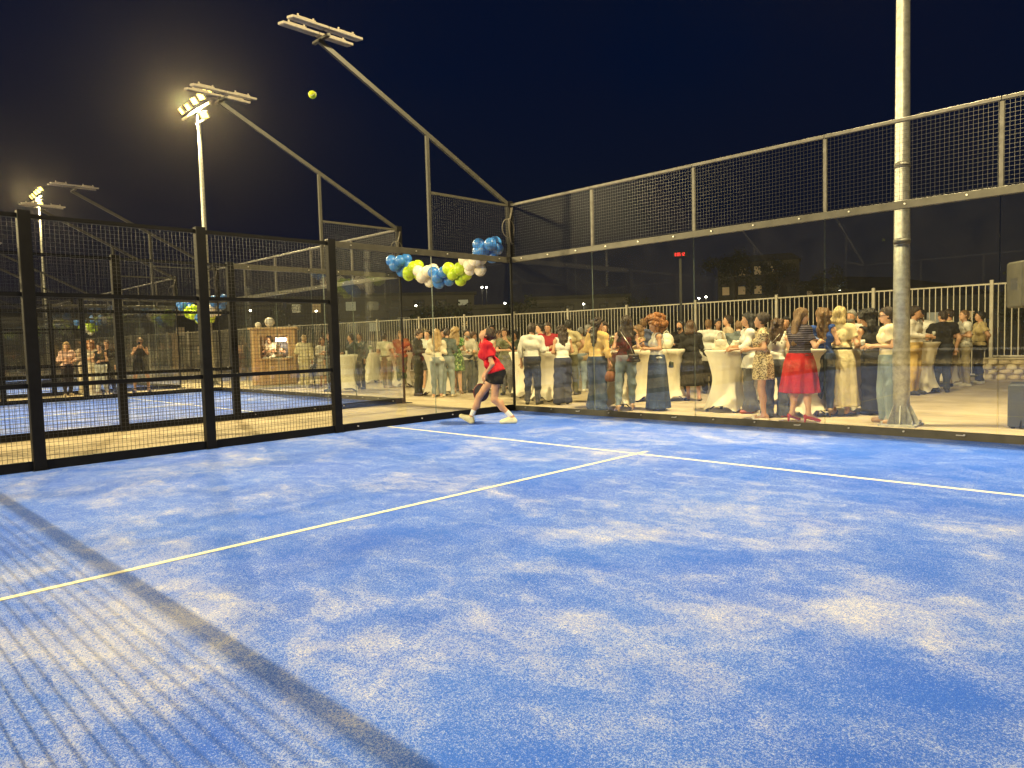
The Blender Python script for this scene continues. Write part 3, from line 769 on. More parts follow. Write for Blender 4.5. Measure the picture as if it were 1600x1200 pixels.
# ------------------------------------------------------------------ serving kiosk
def wood(name, c0, c1):
    m, nt, p, out = newmat(name); v = coords(nt, 'Object', (14, 14, .9))
    r = ramp(nt, [(.3, c0), (.7, c1)], noise(nt, v, 3, 6, .6, .5)); nt.links.new(r.outputs[0], p.inputs['Base Color']); p.inputs['Roughness'].default_value = .6
    bump(nt, p, noise(nt, v, 9, 4), .2, .01); return m
pine = wood('oiled_pine', (.40, .23, .09), (.58, .36, .16)); pine2 = wood('pale_pine', (.50, .32, .14), (.66, .45, .22))
KA = R_(58); KO = at(396, 607)
def kw(x, y, z=0.0): return (KO[0]+x*math.cos(KA)-y*math.sin(KA), KO[1]+x*math.sin(KA)+y*math.cos(KA), z)
ki = thing('drinks_kiosk', 'timber drinks kiosk with a lit serving hatch behind the second court', 'kiosk', kw(0, 0), KA)
W = 1.42; D = 1.5; Hk = 2.02; wz0, wz1, wx0, wx1 = .98, 1.80, .28, W-.22
n = 16; sl = W/n
for k in range(n):
    x0 = k*sl+.005; x1 = (k+1)*sl-.005; dz = .006*(k % 3)
    mm = pine if k % 3 else pine2
    if x1 <= wx0 or x0 >= wx1: MB().bbox(x0, x1, -.02-dz, .0, .12, Hk, .003).build('plank', mm, ki)
    else:
        MB().bbox(x0, x1, -.02-dz, .0, .12, wz0, .003).build('plank', mm, ki); MB().bbox(x0, x1, -.02-dz, .0, wz1, Hk, .003).build('plank', mm, ki)
m = MB(); m.box(-.02, -.0, 0.001, D, .12, Hk); m.box(W, W+.02, .001, D, .12, Hk); m.box(0, W, D, D+.02, .12, Hk); m.build('side_walls', pine, ki)
MB().box(0, W, .002, D, .10, .118).build('kiosk_floor', pine2, ki)
MB().bbox(-.10, W+.10, -.12, D+.1, Hk+.002, Hk+.06, .01).build('roof', pine2, ki)
MB().bbox(-.06, W+.35, -.5, -.03, 0, .10, .01).build('step', mat('pale_step', (.55, .50, .38), .8), ki)
MB().bbox(wx0-.04, wx1+.04, -.24, .06, wz0, wz0+.035, .006).build('counter', pine2, ki)
for x in (wx0-.05, wx1+.003): MB().box(x, x+.05, -.05, -.03, wz0+.04, wz1+.03).build('hatch_frame', pine2, ki)
MB().box(wx0, wx1, -.05, -.03, wz1, wz1+.05).build('hatch_frame', pine2, ki)
MB().box(.2, W-.2, D-.30, D-.02, 1.10, 1.13).box(.2, W-.2, D-.30, D-.02, 1.45, 1.48).build('shelf', pine2, ki)
MB().box(wx1-.42, wx1-.08, .25, .29, wz1-.20, wz1-.09).build('lamp_panel', emit('kiosk_lamp', (1, .88, .62), 22), ki)
ld = bpy.data.lights.new('kiosk_light', 'POINT'); ld.energy = 55; ld.color = (1, .84, .58); ld.shadow_soft_size = .08
lo = bpy.data.objects.new('kiosk_light', ld); COL.objects.link(lo); lo.parent = ki; lo.location = (wx1-.3, .18, wz1-.25)
bot = [mat('bottle_dark', (.03, .05, .02), .15), mat('bottle_amber', (.25, .10, .02), .15), mat('bottle_clear', (.5, .5, .45), .12), mat('bottle_white', (.7, .7, .65), .3)]
BM = [MB().lathe([(.001, 0), (.038, 0), (.04, .01), (.04, .17), (.014, .22), (.014, .28), (.001, .28)], 10).mesh('bottle', b_) for b_ in bot]
for sh, z in ((0, 1.131), (1, 1.481)):
    for k in range(9):
        x = .24+k*.115+random.uniform(-.02, .02)
        tag(link('bottle', BM[(k*7+sh*3) % 4], None, kw(x, D-.17+random.uniform(-.05, .05), z)), '%s bottle, %s from the lamp end of the %s kiosk shelf' % (['dark green', 'amber', 'clear', 'white'][(k*7+sh*3) % 4],
            ['ninth', 'eighth', 'seventh', 'sixth', 'fifth', 'fourth', 'third', 'second', 'first'][k], ['lower', 'upper'][sh]), 'bottle', 'bottles on the kiosk shelves')
for k, (x, col, lab) in enumerate(((.2, petal, 'tray of pale canapes on the kiosk counter, end away from the lamp'), (.58, leafm, 'plate of green garnish in the middle of the kiosk counter'), (.95, petal, 'tray of snacks on the kiosk counter nearest the lamp'))):
    t = thing('snack_tray', lab, 'tray', kw(wx0+x, -.08, wz0+.036), 0, 'trays on the kiosk counter')
    MB().lathe([(.001, 0), (.13, 0), (.15, .015), (.001, .010)], 18).build('tray_dish', whitem, t); m = MB()
    for q in range(12): a = q*2.4; m.ball((.03*math.sqrt(q)*math.cos(a), .03*math.sqrt(q)*math.sin(a), .03), (.022, .022, .025), 7, 5)
    m.build('snacks', col, t)
bt = thing('balloon_cluster', 'pair of white balloons tied on the kiosk roof', 'balloons', kw(.62, .1, Hk+.06), KA)
for x, z, s in ((0, .16, 1.35), (-.38, .08, .8)):
    o = link('balloon', BAL['white'], bt, (x, 0, z)); o.scale = (s, s, s)
# round table standing beside the kiosk
rt = thing('round_board', 'round white folding table tipped up beside the kiosk', 'folding table', kw(W+.38, -.1), KA-.3)
MB().tube([(0, -.02, .95), (0, .02, .95)], .30, 28).build('board', whitem, rt)
m = MB(); m.beam((-.25, .03, 0), (-.15, .03, .9), .03, .03); m.beam((.25, .03, 0), (.15, .03, .9), .03, .03); m.build('folded_legs', black, rt)

# ------------------------------------------------------------------ loudspeakers
spk = mat('speaker_paint', (.075, .07, .055), .75, 0, .15, 10, .35, 220); grl = mat('speaker_grille', (.045, .045, .05), .6, .1, .2, 30, .4, 300)
s1 = thing('loudspeaker', 'dark loudspeaker raised on a stand at the edge of the picture', 'loudspeaker', (8.02, 1.75, 1.63), R_(38))
MB().bbox(-.19, .19, -.2, .18, 0, .62, .025).build('cabinet', spk, s1)
MB().bbox(-.17, .17, .182, .198, .03, .59, .008).build('grille', grl, s1)
m = MB(); m.bbox(-.194, -.188, -.09, .06, .24, .40, .002); m.build('handle_recess', grl, s1)
m = MB(); m.bbox(-.05, .09, -.212, -.198, .28, .40, .004); m.build('handle_plate', mat('handle_plate', (.30, .28, .23), .5, .3), s1)
MB().bbox(-.03, .06, -.215, -.211, .30, .375, .002).build('handle_cavity', grl, s1)
for z in (.06, .52): MB().box(.03, .14, -.205, -.1995, z, z+.012).build('badge_strip', MATS['handle_plate'], s1)
st = thing('speaker_stand', 'black tripod stand carrying the raised loudspeaker', 'stand', (8.02, 1.75, 0))
MB().cyl(0, 0, .25, 1.63, .018, n=12).build('pole', black, st)
for k in range(3):
    a = k*2.094+.4; m = MB(); m.tube([(0, 0, .5), (.26*math.cos(a), .26*math.sin(a), .02)], .011, 8); m.build('leg', black, st)
s2 = thing('subwoofer', 'large grey subwoofer box standing on the concrete under the loudspeaker', 'subwoofer', (8.13, 1.95, 0), R_(6))
MB().bbox(-.33, .45, -.4, .2, .02, .60, .018).build('cabinet', mat('sub_paint', (.05, .055, .065), .7, 0, .12, 10, .3, 220), s2)
for x in (-.27, .39):
    for y in (-.34, .14): MB().cyl(x, y, 0, .02, .025, n=10).build('foot', black, s2)

# ------------------------------------------------------------------ small red clock on its post
ck = thing('led_clock', 'small red LED match clock reading 0:05:12 on a dark post behind the glass', 'digital clock', (-2.25, 10.0, 0), R_(32))
MB().bbox(-.04, .04, -.04, .04, 0, 3.85, .006).build('clock_post', mat('dark_post', (.03, .03, .03), .5), ck)
MB().bbox(-.21, .21, -.04, .04, 3.90, 4.06, .01).build('clock_case', black, ck)
red = emit('red_led', (1.0, .03, .04), 1.6)
SEG = {'0': 'abcdef', '1': 'bc', '2': 'abged', '5': 'afgcd', '8': 'abcdefg'}
m = MB(); x = -.165
for ch in '0:05:12':
    if ch == ':':
        for z in (3.955, 4.0): m.box(x, x+.012, -.047, -.042, z, z+.012)
        x += .026; continue
    W_, H_ = .036, .10; z0 = 3.93
    sg = dict(a=(0, W_, H_-.01, H_), g=(0, W_, H_/2-.005, H_/2+.005), d=(0, W_, 0, .01), f=(0, .01, H_/2, H_), b=(W_-.01, W_, H_/2, H_), e=(0, .01, 0, H_/2), c=(W_-.01, W_, 0, H_/2))
    for s in SEG[ch]: a = sg[s]; m.box(x+a[0], x+a[1], -.047, -.042, z0+a[2], z0+a[3])
    x += .052
m.build('digits', red, ck)

# ------------------------------------------------------------------ ball in the air
q = ray(488, 148, 5.6)
bm_ = mat('tennis_felt', (.62, .72, .03), .9, 0, .12, 60, .6, 200)
tb = thing('padel_ball', 'yellow green padel ball flying high in the dark sky', 'ball', tuple(q))
MB().ball((0, 0, 0), .031, 18, 12).build('felt', bm_, tb)
MB().tube([(.0335*math.cos(t)*math.cos(.5*math.sin(2*t)), .0335*math.sin(t)*math.cos(.5*math.sin(2*t)), .0335*math.sin(.5*math.sin(2*t))) for t in np.linspace(0, 2*math.pi, 40)], .0013, 5).build('seam', whitem, tb)

# ------------------------------------------------------------------ beyond the fence: slope, town, lamps
def hill_mesh():
    m = MB(); n = 60; vs = []
    for i in range(n+1):
        u = -260+i*520/n
        h = 5+3*math.sin(u*.022+1)+1.6*math.sin(u*.07)+7*math.exp(-((u+2)/34)**2)
        for j, (y, k) in enumerate(((100, 0), (130, .55), (170, 1.0), (230, 1.1), (300, .2))): vs.append((u, y+8*math.sin(u*.03), -.6+h*k))
    fs = [(i*5+j, (i+1)*5+j, (i+1)*5+j+1, i*5+j+1) for i in range(n) for j in range(4)]
    return m.add(vs, fs, 0, True)
hl = struct('hills', hill_mesh(), mat('dark_scrub', (.018, .020, .012), .95, 0, .5, .15))
hl.rotation_euler = (0, 0, R_(20))
bwall = mat('night_facade', (.11, .105, .09), .85, 0, .2, .5); bdark = mat('night_facade_dark', (.05, .05, .045), .85, 0, .2, .5)
winlit = emit('lit_window', (1.0, .70, .32), .10); wincool = emit('cool_lit_window', (.8, .85, .8), .03); windk = mat('dark_window', (.01, .012, .015), .2)
def building(px, dist, w, d, h, floors, bays, lit, seed, label, m=bwall, rz=None, roof='flat', z0=-.3):
    q = ray(px, 560, dist); rr = random.Random(seed)
    ang = math.atan2(q[1]-CAMP[1], q[0]-CAMP[0])-math.pi/2 if rz is None else rz
    r = thing('apartment_building' if floors > 2 else 'house', label, 'building', (q[0], q[1], z0), ang, 'buildings beyond the fence')
    MB().box(-w/2, w/2, 0, d, 0, h).build('wall', m, r)
    if roof == 'flat': MB().box(-w/2-.3, w/2+.3, -.3, d+.3, h, h+.35).build('roof', bdark, r)
    else: MB().add([(-w/2-.4, -.4, h), (w/2+.4, -.4, h), (w/2+.4, d+.4, h), (-w/2-.4, d+.4, h), (-w/2+1, d/2, h+1.6), (w/2-1, d/2, h+1.6)], [(0, 1, 5, 4), (2, 3, 4, 5), (1, 2, 5), (3, 0, 4), (3, 2, 1, 0)]).build('roof', bdark, r)
    fh = h/floors; bw_ = w/bays
    for f in range(floors):
        if floors > 2 and f: MB().box(-w/2, w/2, -1.0, -.02, f*fh-.12, f*fh).build('balcony', m, r)
        for b_ in range(bays):
            cx_ = -w/2+(b_+.5)*bw_; l = rr.random() < lit
            fr = MB().box(cx_-bw_*.26, cx_+bw_*.26, -.05, -.004, f*fh+fh*.30, f*fh+fh*.80).build('window', bdark, r)
            MB().box(cx_-bw_*.22, cx_+bw_*.22, -.07, -.052, f*fh+fh*.34, f*fh+fh*.76).build('pane', (winlit if rr.random() < .6 else wincool) if l else windk, fr)
    return r
building(745, 62, 15, 9, 4.6, 2, 6, .12, 1, 'long dark flat-roofed building behind the player and the fence', bdark)
building(905, 78, 11, 9, 6.2, 2, 6, .10, 2, 'pale unlit building behind the fence above the white dress shirt', bwall)
building(640, 85, 16, 10, 7.5, 3, 6, .25, 3, 'apartment block with scattered lit windows left of the balloons')
building(1185, 120, 13, 9, 6.5, 2, 5, .55, 4, 'hillside house with warm lit windows among trees', bwall, z0=7.2, roof='hip')
building(1255, 135, 10, 8, 5, 2, 4, .4, 5, 'smaller hillside house lower on the slope', bdark, z0=5.0, roof='hip')
building(560, 95, 18, 10, 8, 3, 7, .22, 6, 'dark apartment block seen through the second court glass', bdark)
building(330, 110, 22, 10, 9, 3, 8, .15, 7, 'dark block far beyond the kiosk', bdark)
building(130, 110, 26, 10, 8, 3, 9, .08, 8, 'long dark block beyond the farthest courts', bdark)
building(1510, 60, 12, 8, 4.2, 1, 5, .5, 9, 'low house with a warm lit porch behind the end of the fence', bdark)
def tree(px, dist, h, seed, label, z0=-.3):
    q = ray(px, 560, dist); rr = np.random.RandomState(seed)
    r = thing('tree', label, 'tree', (q[0], q[1], z0), 0, 'dark trees beyond the fence')
    m = MB(); m.tube([(0, 0, 0), (.1, .05, h*.3), (.05, -.1, h*.6)], [h*.035, h*.026, h*.012], 8)
    for k in range(6):
        a = k*1.05; m.tube([(.08, 0, h*(.3+.04*k)), (math.cos(a)*h*.2, math.sin(a)*h*.2, h*(.5+.05*k))], [h*.014, h*.004], 5)
    m.build('trunk', mat('bark', (.06, .045, .03), .95, 0, .3, 8, .6, 20), r)
    n = 1500; cl_ = rr.normal(size=(16, 3))*np.array((h*.20, h*.20, h*.16))+np.array((0, 0, h*.66))
    c = cl_[rr.randint(0, 16, n)]+rr.normal(size=(n, 3))*h*.065
    m = MB(); s = h*.028
    for p_ in c:
        a, b_ = rr.normal(size=3), rr.normal(size=3); a /= np.linalg.norm(a); b_ -= a*(a@b_); b_ /= np.linalg.norm(b_)
        m.add([p_-a*s, p_+b_*s*.6, p_+a*s, p_-b_*s*.6], [(0, 1, 2, 3)])
    m.build('crown', mat('night_foliage', (.018, .026, .010), .7, 0, .4, 3), r, kind='stuff')
for i, (px, d, h, lab, z0) in enumerate(((1150, 112, 8, 'dark tree just left of the hillside house', 6.5), (1215, 110, 7, 'dark tree in front of the hillside house', 6), (1290, 105, 7, 'dark tree on the slope below the hillside house', 3.5),
        (700, 48, 4.6, 'bushy dark tree behind the fence under the balloons', -.3), (660, 52, 4.2, 'round dark tree by the far court corner post', -.3), (820, 55, 4.4, 'dark tree behind the glass corner', -.3),
        (1330, 60, 4.8, 'dark tree behind the bearded man', -.3), (1590, 40, 4.2, 'dark tree behind the raised loudspeaker', -.3), (450, 60, 5, 'dark tree behind the kiosk', -.3), (1010, 64, 4.6, 'dark tree behind the ginger curls', -.3))):
    tree(px, d, h, i+20, lab, z0)
hot = emit('street_lamp_glow', (1.0, .93, .75), 30)
def street_lamp(px, py, d, lab):
    q = ray(px, py, d); r = thing('street_lamp', lab, 'street lamp', (q[0], q[1], -.3), 0, 'street lamps beyond the fence')
    z = q[2]+.3; s = d/60
    MB().cyl(0, 0, 0, z-.05, .07, .04, 8).build('pole', mat('lamp_post_paint', (.12, .12, .11), .6), r)
    MB().ball((0, 0, z), (.085*s, .085*s, .07*s), 10, 7).build('lamp', hot, r)
for a in ((861, 475, 70, 'street lamp above the head of the white dress shirt man'), (912, 475, 74, 'street lamp beside the cluster of orange lights'), (1092, 466, 62, 'street lamp paired with a brighter one over the fence'),
          (1103, 464, 60, 'brighter street lamp of the close pair over the fence'), (1312, 453, 60, 'street lamp over the fence above the blond bob'), (650, 478, 80, 'lamp shining below the balloons beyond the fence'),
          (494, 486, 80, 'street lamp beyond the kiosk'), (391, 485, 90, 'faint street lamp left of the kiosk roof'), (753, 449, 90, 'high lamp between balloons and glass corner'), (760, 449, 90.5, 'second high lamp by the glass corner'),
          (789, 474, 70, 'faint lamp behind the glass corner')): street_lamp(*a)
# cluster of small orange lights (a cafe terrace)
fl = thing('festoon_lights', 'cluster of small orange lights glowing beyond the fence', 'string lights', tuple(ray(897, 474, 90)))
rr = random.Random(5); om = emit('orange_bulb', (1, .5, .15), 8)
for k in range(14): MB().ball((rr.uniform(-.8, .8), rr.uniform(-.8, .8), rr.uniform(-.35, .35)), .09, 6, 4).build('bulb', om, fl)
MB().box(-1.1, 1.1, .9, 1.0, -3.2, .6).build('terrace_frame', bdark, fl)
# ---- cloth, skin and hair
CM = {}
def cloth(key):
    if key in CM: return CM[key]
    kind, col = key
    m, nt, p, out = newmat('cloth_'+kind)
    v = coords(nt); base = None
    if kind == 'plain' or kind == 'leather' or kind == 'knit':
        base = ramp(nt, [(.3, tuple(c*.84 for c in col)), (.7, tuple(min(1, c*1.14) for c in col))], noise(nt, v, 5, 4)).outputs[0]
    elif kind == 'denim':
        a = noise(nt, coords(nt, 'Object', (1, 1, .35)), 4.5, 4)
        base = ramp(nt, [(.3, tuple(c*.55 for c in col)), (.55, col), (.75, tuple(min(1, c*1.7+.02) for c in col))], a).outputs[0]
    elif kind == 'stripes':
        wv = N(nt, 'ShaderNodeTexWave', wave_type='BANDS', bands_direction='Z'); wv.inputs['Scale'].default_value = 9.5; wv.inputs['Distortion'].default_value = .6; nt.links.new(v, wv.inputs['Vector'])
        base = ramp(nt, [(.84, col), (.93, (.17, .15, .19))], wv.outputs['Fac']).outputs[0]
    elif kind == 'finestripes':
        wv = N(nt, 'ShaderNodeTexWave', wave_type='BANDS', bands_direction='X'); wv.inputs['Scale'].default_value = 22; wv.inputs['Distortion'].default_value = .3; nt.links.new(v, wv.inputs['Vector'])
        base = ramp(nt, [(.2, tuple(c*.72 for c in col)), (.5, col)], wv.outputs['Fac']).outputs[0]
    elif kind == 'leopard':
        vo = N(nt, 'ShaderNodeTexVoronoi', feature='F1'); vo.inputs['Scale'].default_value = 48; nt.links.new(v, vo.inputs['Vector'])
        base = ramp(nt, [(.0, (.33, .17, .06)), (.22, (.02, .012, .008)), (.40, (.015, .01, .008)), (.46, (.62, .50, .30))], vo.outputs['Distance']).outputs[0]
    elif kind == 'leafy':
        a = noise(nt, v, 11, 2, .4, 2.2)
        base = ramp(nt, [(.38, (.02, .05, .015)), (.46, (.05, .16, .04)), (.55, (.14, .30, .07)), (.62, (.55, .55, .28))], a, 'CONSTANT').outputs[0]
    elif kind == 'plaid':
        wv = N(nt, 'ShaderNodeTexWave', wave_type='BANDS', bands_direction='Z'); wv.inputs['Scale'].default_value = 10; nt.links.new(v, wv.inputs['Vector'])
        w2 = N(nt, 'ShaderNodeTexWave', wave_type='BANDS', bands_direction='X'); w2.inputs['Scale'].default_value = 10; nt.links.new(v, w2.inputs['Vector'])
        ad = N(nt, 'ShaderNodeMath', operation='MULTIPLY'); nt.links.new(wv.outputs['Fac'], ad.inputs[0]); nt.links.new(w2.outputs['Fac'], ad.inputs[1])
        base = ramp(nt, [(.1, tuple(c*.5 for c in col)), (.5, col), (.9, tuple(min(1, c*1.6+.05) for c in col))], ad.outputs[0]).outputs[0]
    elif kind == 'print':
        vo = N(nt, 'ShaderNodeTexVoronoi', feature='F1'); vo.inputs['Scale'].default_value = 26; nt.links.new(v, vo.inputs['Vector'])
        base = ramp(nt, [(.16, (.10, .16, .22)), (.26, col)], vo.outputs['Distance']).outputs[0]
    nt.links.new(base, p.inputs['Base Color']); p.inputs['Roughness'].default_value = .35 if kind == 'leather' else .85
    p.inputs['Specular IOR Level'].default_value = .3
    bump(nt, p, noise(nt, coords(nt, 'Object', (1, 1, .45)), 13, 4, .62, .8), .85, .035)
    CM[key] = m; return m
def skin(t):
    k = ('skin', t)
    if k in CM: return CM[k]
    col = {'fair': (.58, .34, .215), 'tan': (.46, .255, .15), 'dark': (.31, .165, .095)}[t]
    m, nt, p, out = newmat('skin_'+t); r = ramp(nt, [(.3, tuple(c*.9 for c in col)), (.7, tuple(c*1.1 for c in col))], noise(nt, coords(nt), 14, 4))
    nt.links.new(r.outputs[0], p.inputs['Base Color']); p.inputs['Roughness'].default_value = .5; p.inputs['Specular IOR Level'].default_value = .4
    CM[k] = m; return m
HC = dict(black=(.012, .010, .009), dark=(.035, .020, .013), brown=(.085, .042, .020), light=(.19, .105, .045), blond=(.42, .28, .12), pale=(.55, .42, .20), ginger=(.30, .115, .030), grey=(.26, .25, .23))
def hairm(c):
    k = ('hair', c)
    if k in CM: return CM[k]
    col = HC[c]; m, nt, p, out = newmat('hair_'+c); a = noise(nt, coords(nt, 'Object', (1, 1, .08)), 75, 5, .7, .4)
    r = ramp(nt, [(.32, tuple(q*.35 for q in col)), (.55, col), (.75, tuple(min(1, q*1.75) for q in col))], a)
    nt.links.new(r.outputs[0], p.inputs['Base Color']); p.inputs['Roughness'].default_value = .42; p.inputs['Specular IOR Level'].default_value = .5
    bump(nt, p, a, .9, .02); CM[k] = m; return m
eye_w = mat('eye_white', (.6, .58, .54), .3); eye_d = mat('eye_dark', (.02, .012, .008), .2); lipm = mat('lips', (.36, .11, .085), .45)
solem = mat('shoe_sole', (.6, .56, .46), .6)

ARM = dict(down=((.235, -.03, 1.155), (.245, .05, .915)), bent=((.235, -.01, 1.16), (.12, .235, 1.16)), phone=((.225, .05, 1.15), (.06, .25, 1.235)), ear=((.30, .12, 1.27), (.125, .10, 1.50)),
           face=((.23, .13, 1.22), (.06, .20, 1.43)), pocket=((.30, -.06, 1.16), (.19, .05, .95)), crossed=((.235, .05, 1.155), (-.07, .20, 1.17)), table=((.24, .10, 1.15), (.16, .34, 1.13)),
           back=((.27, -.09, 1.16), (.06, -.15, .99)), hip=((.34, -.02, 1.17), (.18, .06, 1.03)), bag=((.235, .02, 1.15), (.225, .10, .915)), lift=((.30, .12, 1.24), (.17, .30, 1.40)), fold=((.235, .07, 1.16), (-.02, .22, 1.21)))
def rot(ax, a):
    return np.array(Matrix.Rotation(a, 3, ax))
def make_hand(m, w, d, side, curl, s=1.0):
    """palm is in the body; here four unequal bent fingers and a thumb"""
    d = d/np.linalg.norm(d); up = np.array((0, 0, 1.)) if abs(d[2]) < .8 else np.array((0, 1., 0))
    n = np.cross(np.cross(d, up), d); n /= np.linalg.norm(n); n = -n if abs(d[2]) < .8 else n*-side*0+(-n)      # palm faces down / back
    l = np.cross(d, n)
    base = w+d*.085*s
    for i, (L, o) in enumerate(((.066, -.030), (.076, -.010), (.072, .010), (.056, .029))):
        a = base+l*o*s-d*.012; q1 = a+(d*math.cos(curl*.5)+n*math.sin(curl*.5))*L*.5*s; q2 = q1+(d*math.cos(curl*1.4)+n*math.sin(curl*1.4))*L*.5*s
        m.tube([a, q1, q2], [.0095*s, .0088*s, .0068*s], 6)
    th = w+d*.03*s-l*.028*s*side*1.0
    t1 = th+(d*.6-l*.8*side+n*.3)*.036*s; t2 = t1+(d*.8+n*.6)*.030*s; m.tube([th, t1, t2], [.012*s, .0105*s, .008*s], 6)
    return base

def person(label, px, py, face, H=1.72, sex='f', hair=('short', 'dark'), top=('tee', ('plain', (.5, .5, .5))), bottom=('trousers', ('denim', (.06, .09, .15))), shoes=('sneaker', (.6, .55, .45)),
           arms=('bent', 'bent'), head=(0, 0), lean=0.0, build=1.0, tone='fair', vox=.0165, beard=None, sway=0.0, stance=.10, step=0.0, seed=0, group='guests standing behind the courts', joints=None, pos=None, glasses=False, z0=0.0, loose=0.0, bust=.058):
    g = at(px, py) if pos is None else np.array(pos, float); s = H/1.72; F = {}
    t = np.array(CAMP[:2])-g[:2]; t /= np.linalg.norm(t); rgt = np.array((-t[1], t[0]))*1.0; rgt = np.array((-t[1], t[0]))
    # image right seen from the camera: view = -t ; right = (view_y, -view_x)
    v_ = -t; rgt = np.array((v_[1], -v_[0])); a = math.radians(face); fw = math.cos(a)*t+math.sin(a)*rgt
    r = thing('person', label, 'person', (g[0], g[1], z0), math.atan2(-fw[0], fw[1]), group)
    rnd = random.Random(seed*131+int(px)); m_ = sex == 'm'; b = build
    Jx = {}
    if not joints:
        head = (head[0]+rnd.uniform(-14, 14), head[1]+rnd.uniform(-7, 5)); sway = sway+rnd.uniform(-.05, .05); stance = stance*rnd.uniform(.85, 1.25); step = step+rnd.uniform(-.07, .07); lean = lean+rnd.uniform(-.03, .06)
    shw = (.185 if m_ else .158)*(.5+.5*b); hp = .082 if m_ else .088
    LR = rot('X', -lean)                       # lean forward about the hips
    def up(p): p = np.array(p, float); q = p-np.array((0, 0, .95)); return LR@q+np.array((0, 0, .95))+np.array((sway, 0, 0))*max(0, min(1, (p[2]-.5)))
    sh = [up((sg*shw, 0.0, 1.392)) for sg in (-1, 1)]; neck0 = up((0, -.015, 1.42)); hc = up((0, .012, 1.612))
    wst, che = up((0, 0, 1.10)), up((0, 0, 1.275)); pel = np.array((sway*.6, 0, .965))
    HR = LR@rot('Z', math.radians(head[0]))@rot('X', math.radians(head[1]))
    nk = up((0, 0, 1.50)); hc = nk+HR@np.array((0, .012, .112))
    el, wr = [], []
    for i, sg in enumerate((-1, 1)):
        e, w_ = ARM[arms[i]] if isinstance(arms[i], str) else arms[i]
        j = lambda: rnd.uniform(-.012, .012)
        el.append(up((sg*(e[0]+(shw-.17)+(b-1)*.20)+j(), e[1]+j(), e[2]+j()))); wr.append(up((sg*(w_[0]+(b-1)*.12)+j(), w_[1]+(b-1)*.14+j(), w_[2]+j())))
    hips = [np.array((sg*hp+sway*.6, 0, .92)) for sg in (-1, 1)]
    kn = [np.array((sg*(stance*.9)+sway*.3, .02+step*sg*.5, .49)) for sg in (-1, 1)]; an = [np.array((sg*stance, -.02+step*sg, .085)) for sg in (-1, 1)]
    toe = [an[i]+np.array(((-1, 1)[i]*.045, .155, -.05)) for i in (0, 1)]
    heel = [an[i]+np.array((0, -.045, -.035)) for i in (0, 1)]
    if shoes[0] == 'heel':
        for i in (0, 1): an[i][2] += .055; heel[i][2] += .055
    if joints:
        for k_, v2 in joints.items():
            tgt = dict(sh=sh, el=el, wr=wr, hips=hips, kn=kn, an=an, toe=toe, heel=heel)
            if k_ in tgt: tgt[k_][0], tgt[k_][1] = np.array(v2[0], float), np.array(v2[1], float)
        neck0 = np.array(joints.get('neck', neck0), float); nk = np.array(joints.get('nk', nk), float); wst = np.array(joints.get('waist', wst), float); che = np.array(joints.get('chest', che), float); pel = np.array(joints.get('pelvis', pel), float)
        if 'HR' in joints: HR = joints['HR']
        hc = nk+HR@np.array((0, .012, .112))
    X = LR@np.array((1., 0, 0)) if not joints else np.array((1., 0, 0)); Yf = LR@np.array((0, 1., 0)) if not joints else joints.get('Yf', np.array((0, 1., 0)))
    td = .108*b if m_ else .098*b
    # ---- body
    f = Field(vox, .03)
    def torso(f, g_=0.0):
        f.cap(pel-X*.062*b, pel+X*.062*b, .105*b+g_); f.cap(pel+np.array((0, -.035, -.03))-X*.055, pel+np.array((0, -.035, -.03))+X*.055, .088*b+g_)
        f.cap(wst-X*(.055 if m_ else .036)*b, wst+X*(.055 if m_ else .036)*b, td*.93+g_)
        f.cap(che-X*(.082 if m_ else .062)*b, che+X*(.082 if m_ else .062)*b, td+g_)
        f.cap(sh[0]*.8+sh[1]*.2, sh[0]*.2+sh[1]*.8, .052+g_, None)
        for i in (0, 1): f.cap(neck0*.85+nk*.15, sh[i]*.86+neck0*.14, .040+g_*.8, .046+g_); f.ell(sh[0], (.052+g_,)*3); f.ell(sh[1], (.052+g_,)*3)
        if not m_:
            for sg in (-1, 1): f.ell(che+X*sg*.068+Yf*.072*b+np.array((0, 0, -.01)), (bust*b+g_,)*3)
        elif b > 1.05: f.ell(wst+Yf*.04+np.array((0, 0, -.02)), (.12*b+g_, .10*b+g_, .11*b+g_))
    torso(f, -.008)
    f.cap(neck0, nk+HR@np.array((0, 0, .03)), .056 if m_ else .047, .050 if m_ else .043)
    H3 = lambda p: hc+HR@np.array(p, float)
    f.ell(H3((0, -.012, .028)), (.074, .094, .086), HR); f.ell(H3((0, .030, -.030)), (.058, .060, .075), HR); f.ell(H3((0, .052, -.080)), (.030, .030, .024), HR)
    f.ell(H3((0, .094, -.022)), (.011, .017, .022), HR, k=.012); f.ell(H3((0, .072, .012)), (.05, .02, .012), HR, k=.012)
    for sg in (-1, 1): f.ell(H3((sg*.074, -.008, -.008)), (.010, .018, .028), HR, k=.008)
    ar = 1.08 if m_ else .86; ar *= (.6+.4*b)
    hand = MB()
    for i, sg in enumerate((-1, 1)):
        f.cap(sh[i], el[i], .047*ar, .037*ar); f.cap(el[i], wr[i], .038*ar, .024*ar)
        d = wr[i]-el[i]; d = d/np.linalg.norm(d)
        if arms[i] in ('down', 'bag'): d = d*.5+np.array((0, 0, -.8)); d /= np.linalg.norm(d)
        f.cap(wr[i], wr[i]+d*.035, .023, .030); f.cap(wr[i]+d*.035, wr[i]+d*.07, .030, .026)
        Jx['hand%d' % i] = (wr[i]+d*.09, d); make_hand(hand, wr[i], d, sg, .5 if arms[i] == 'down' else 1.0)
        f.cap(hips[i], kn[i], .079*(.5+.5*b), .051*(.6+.4*b)); f.cap(kn[i], an[i], .054*(.6+.4*b), .034)
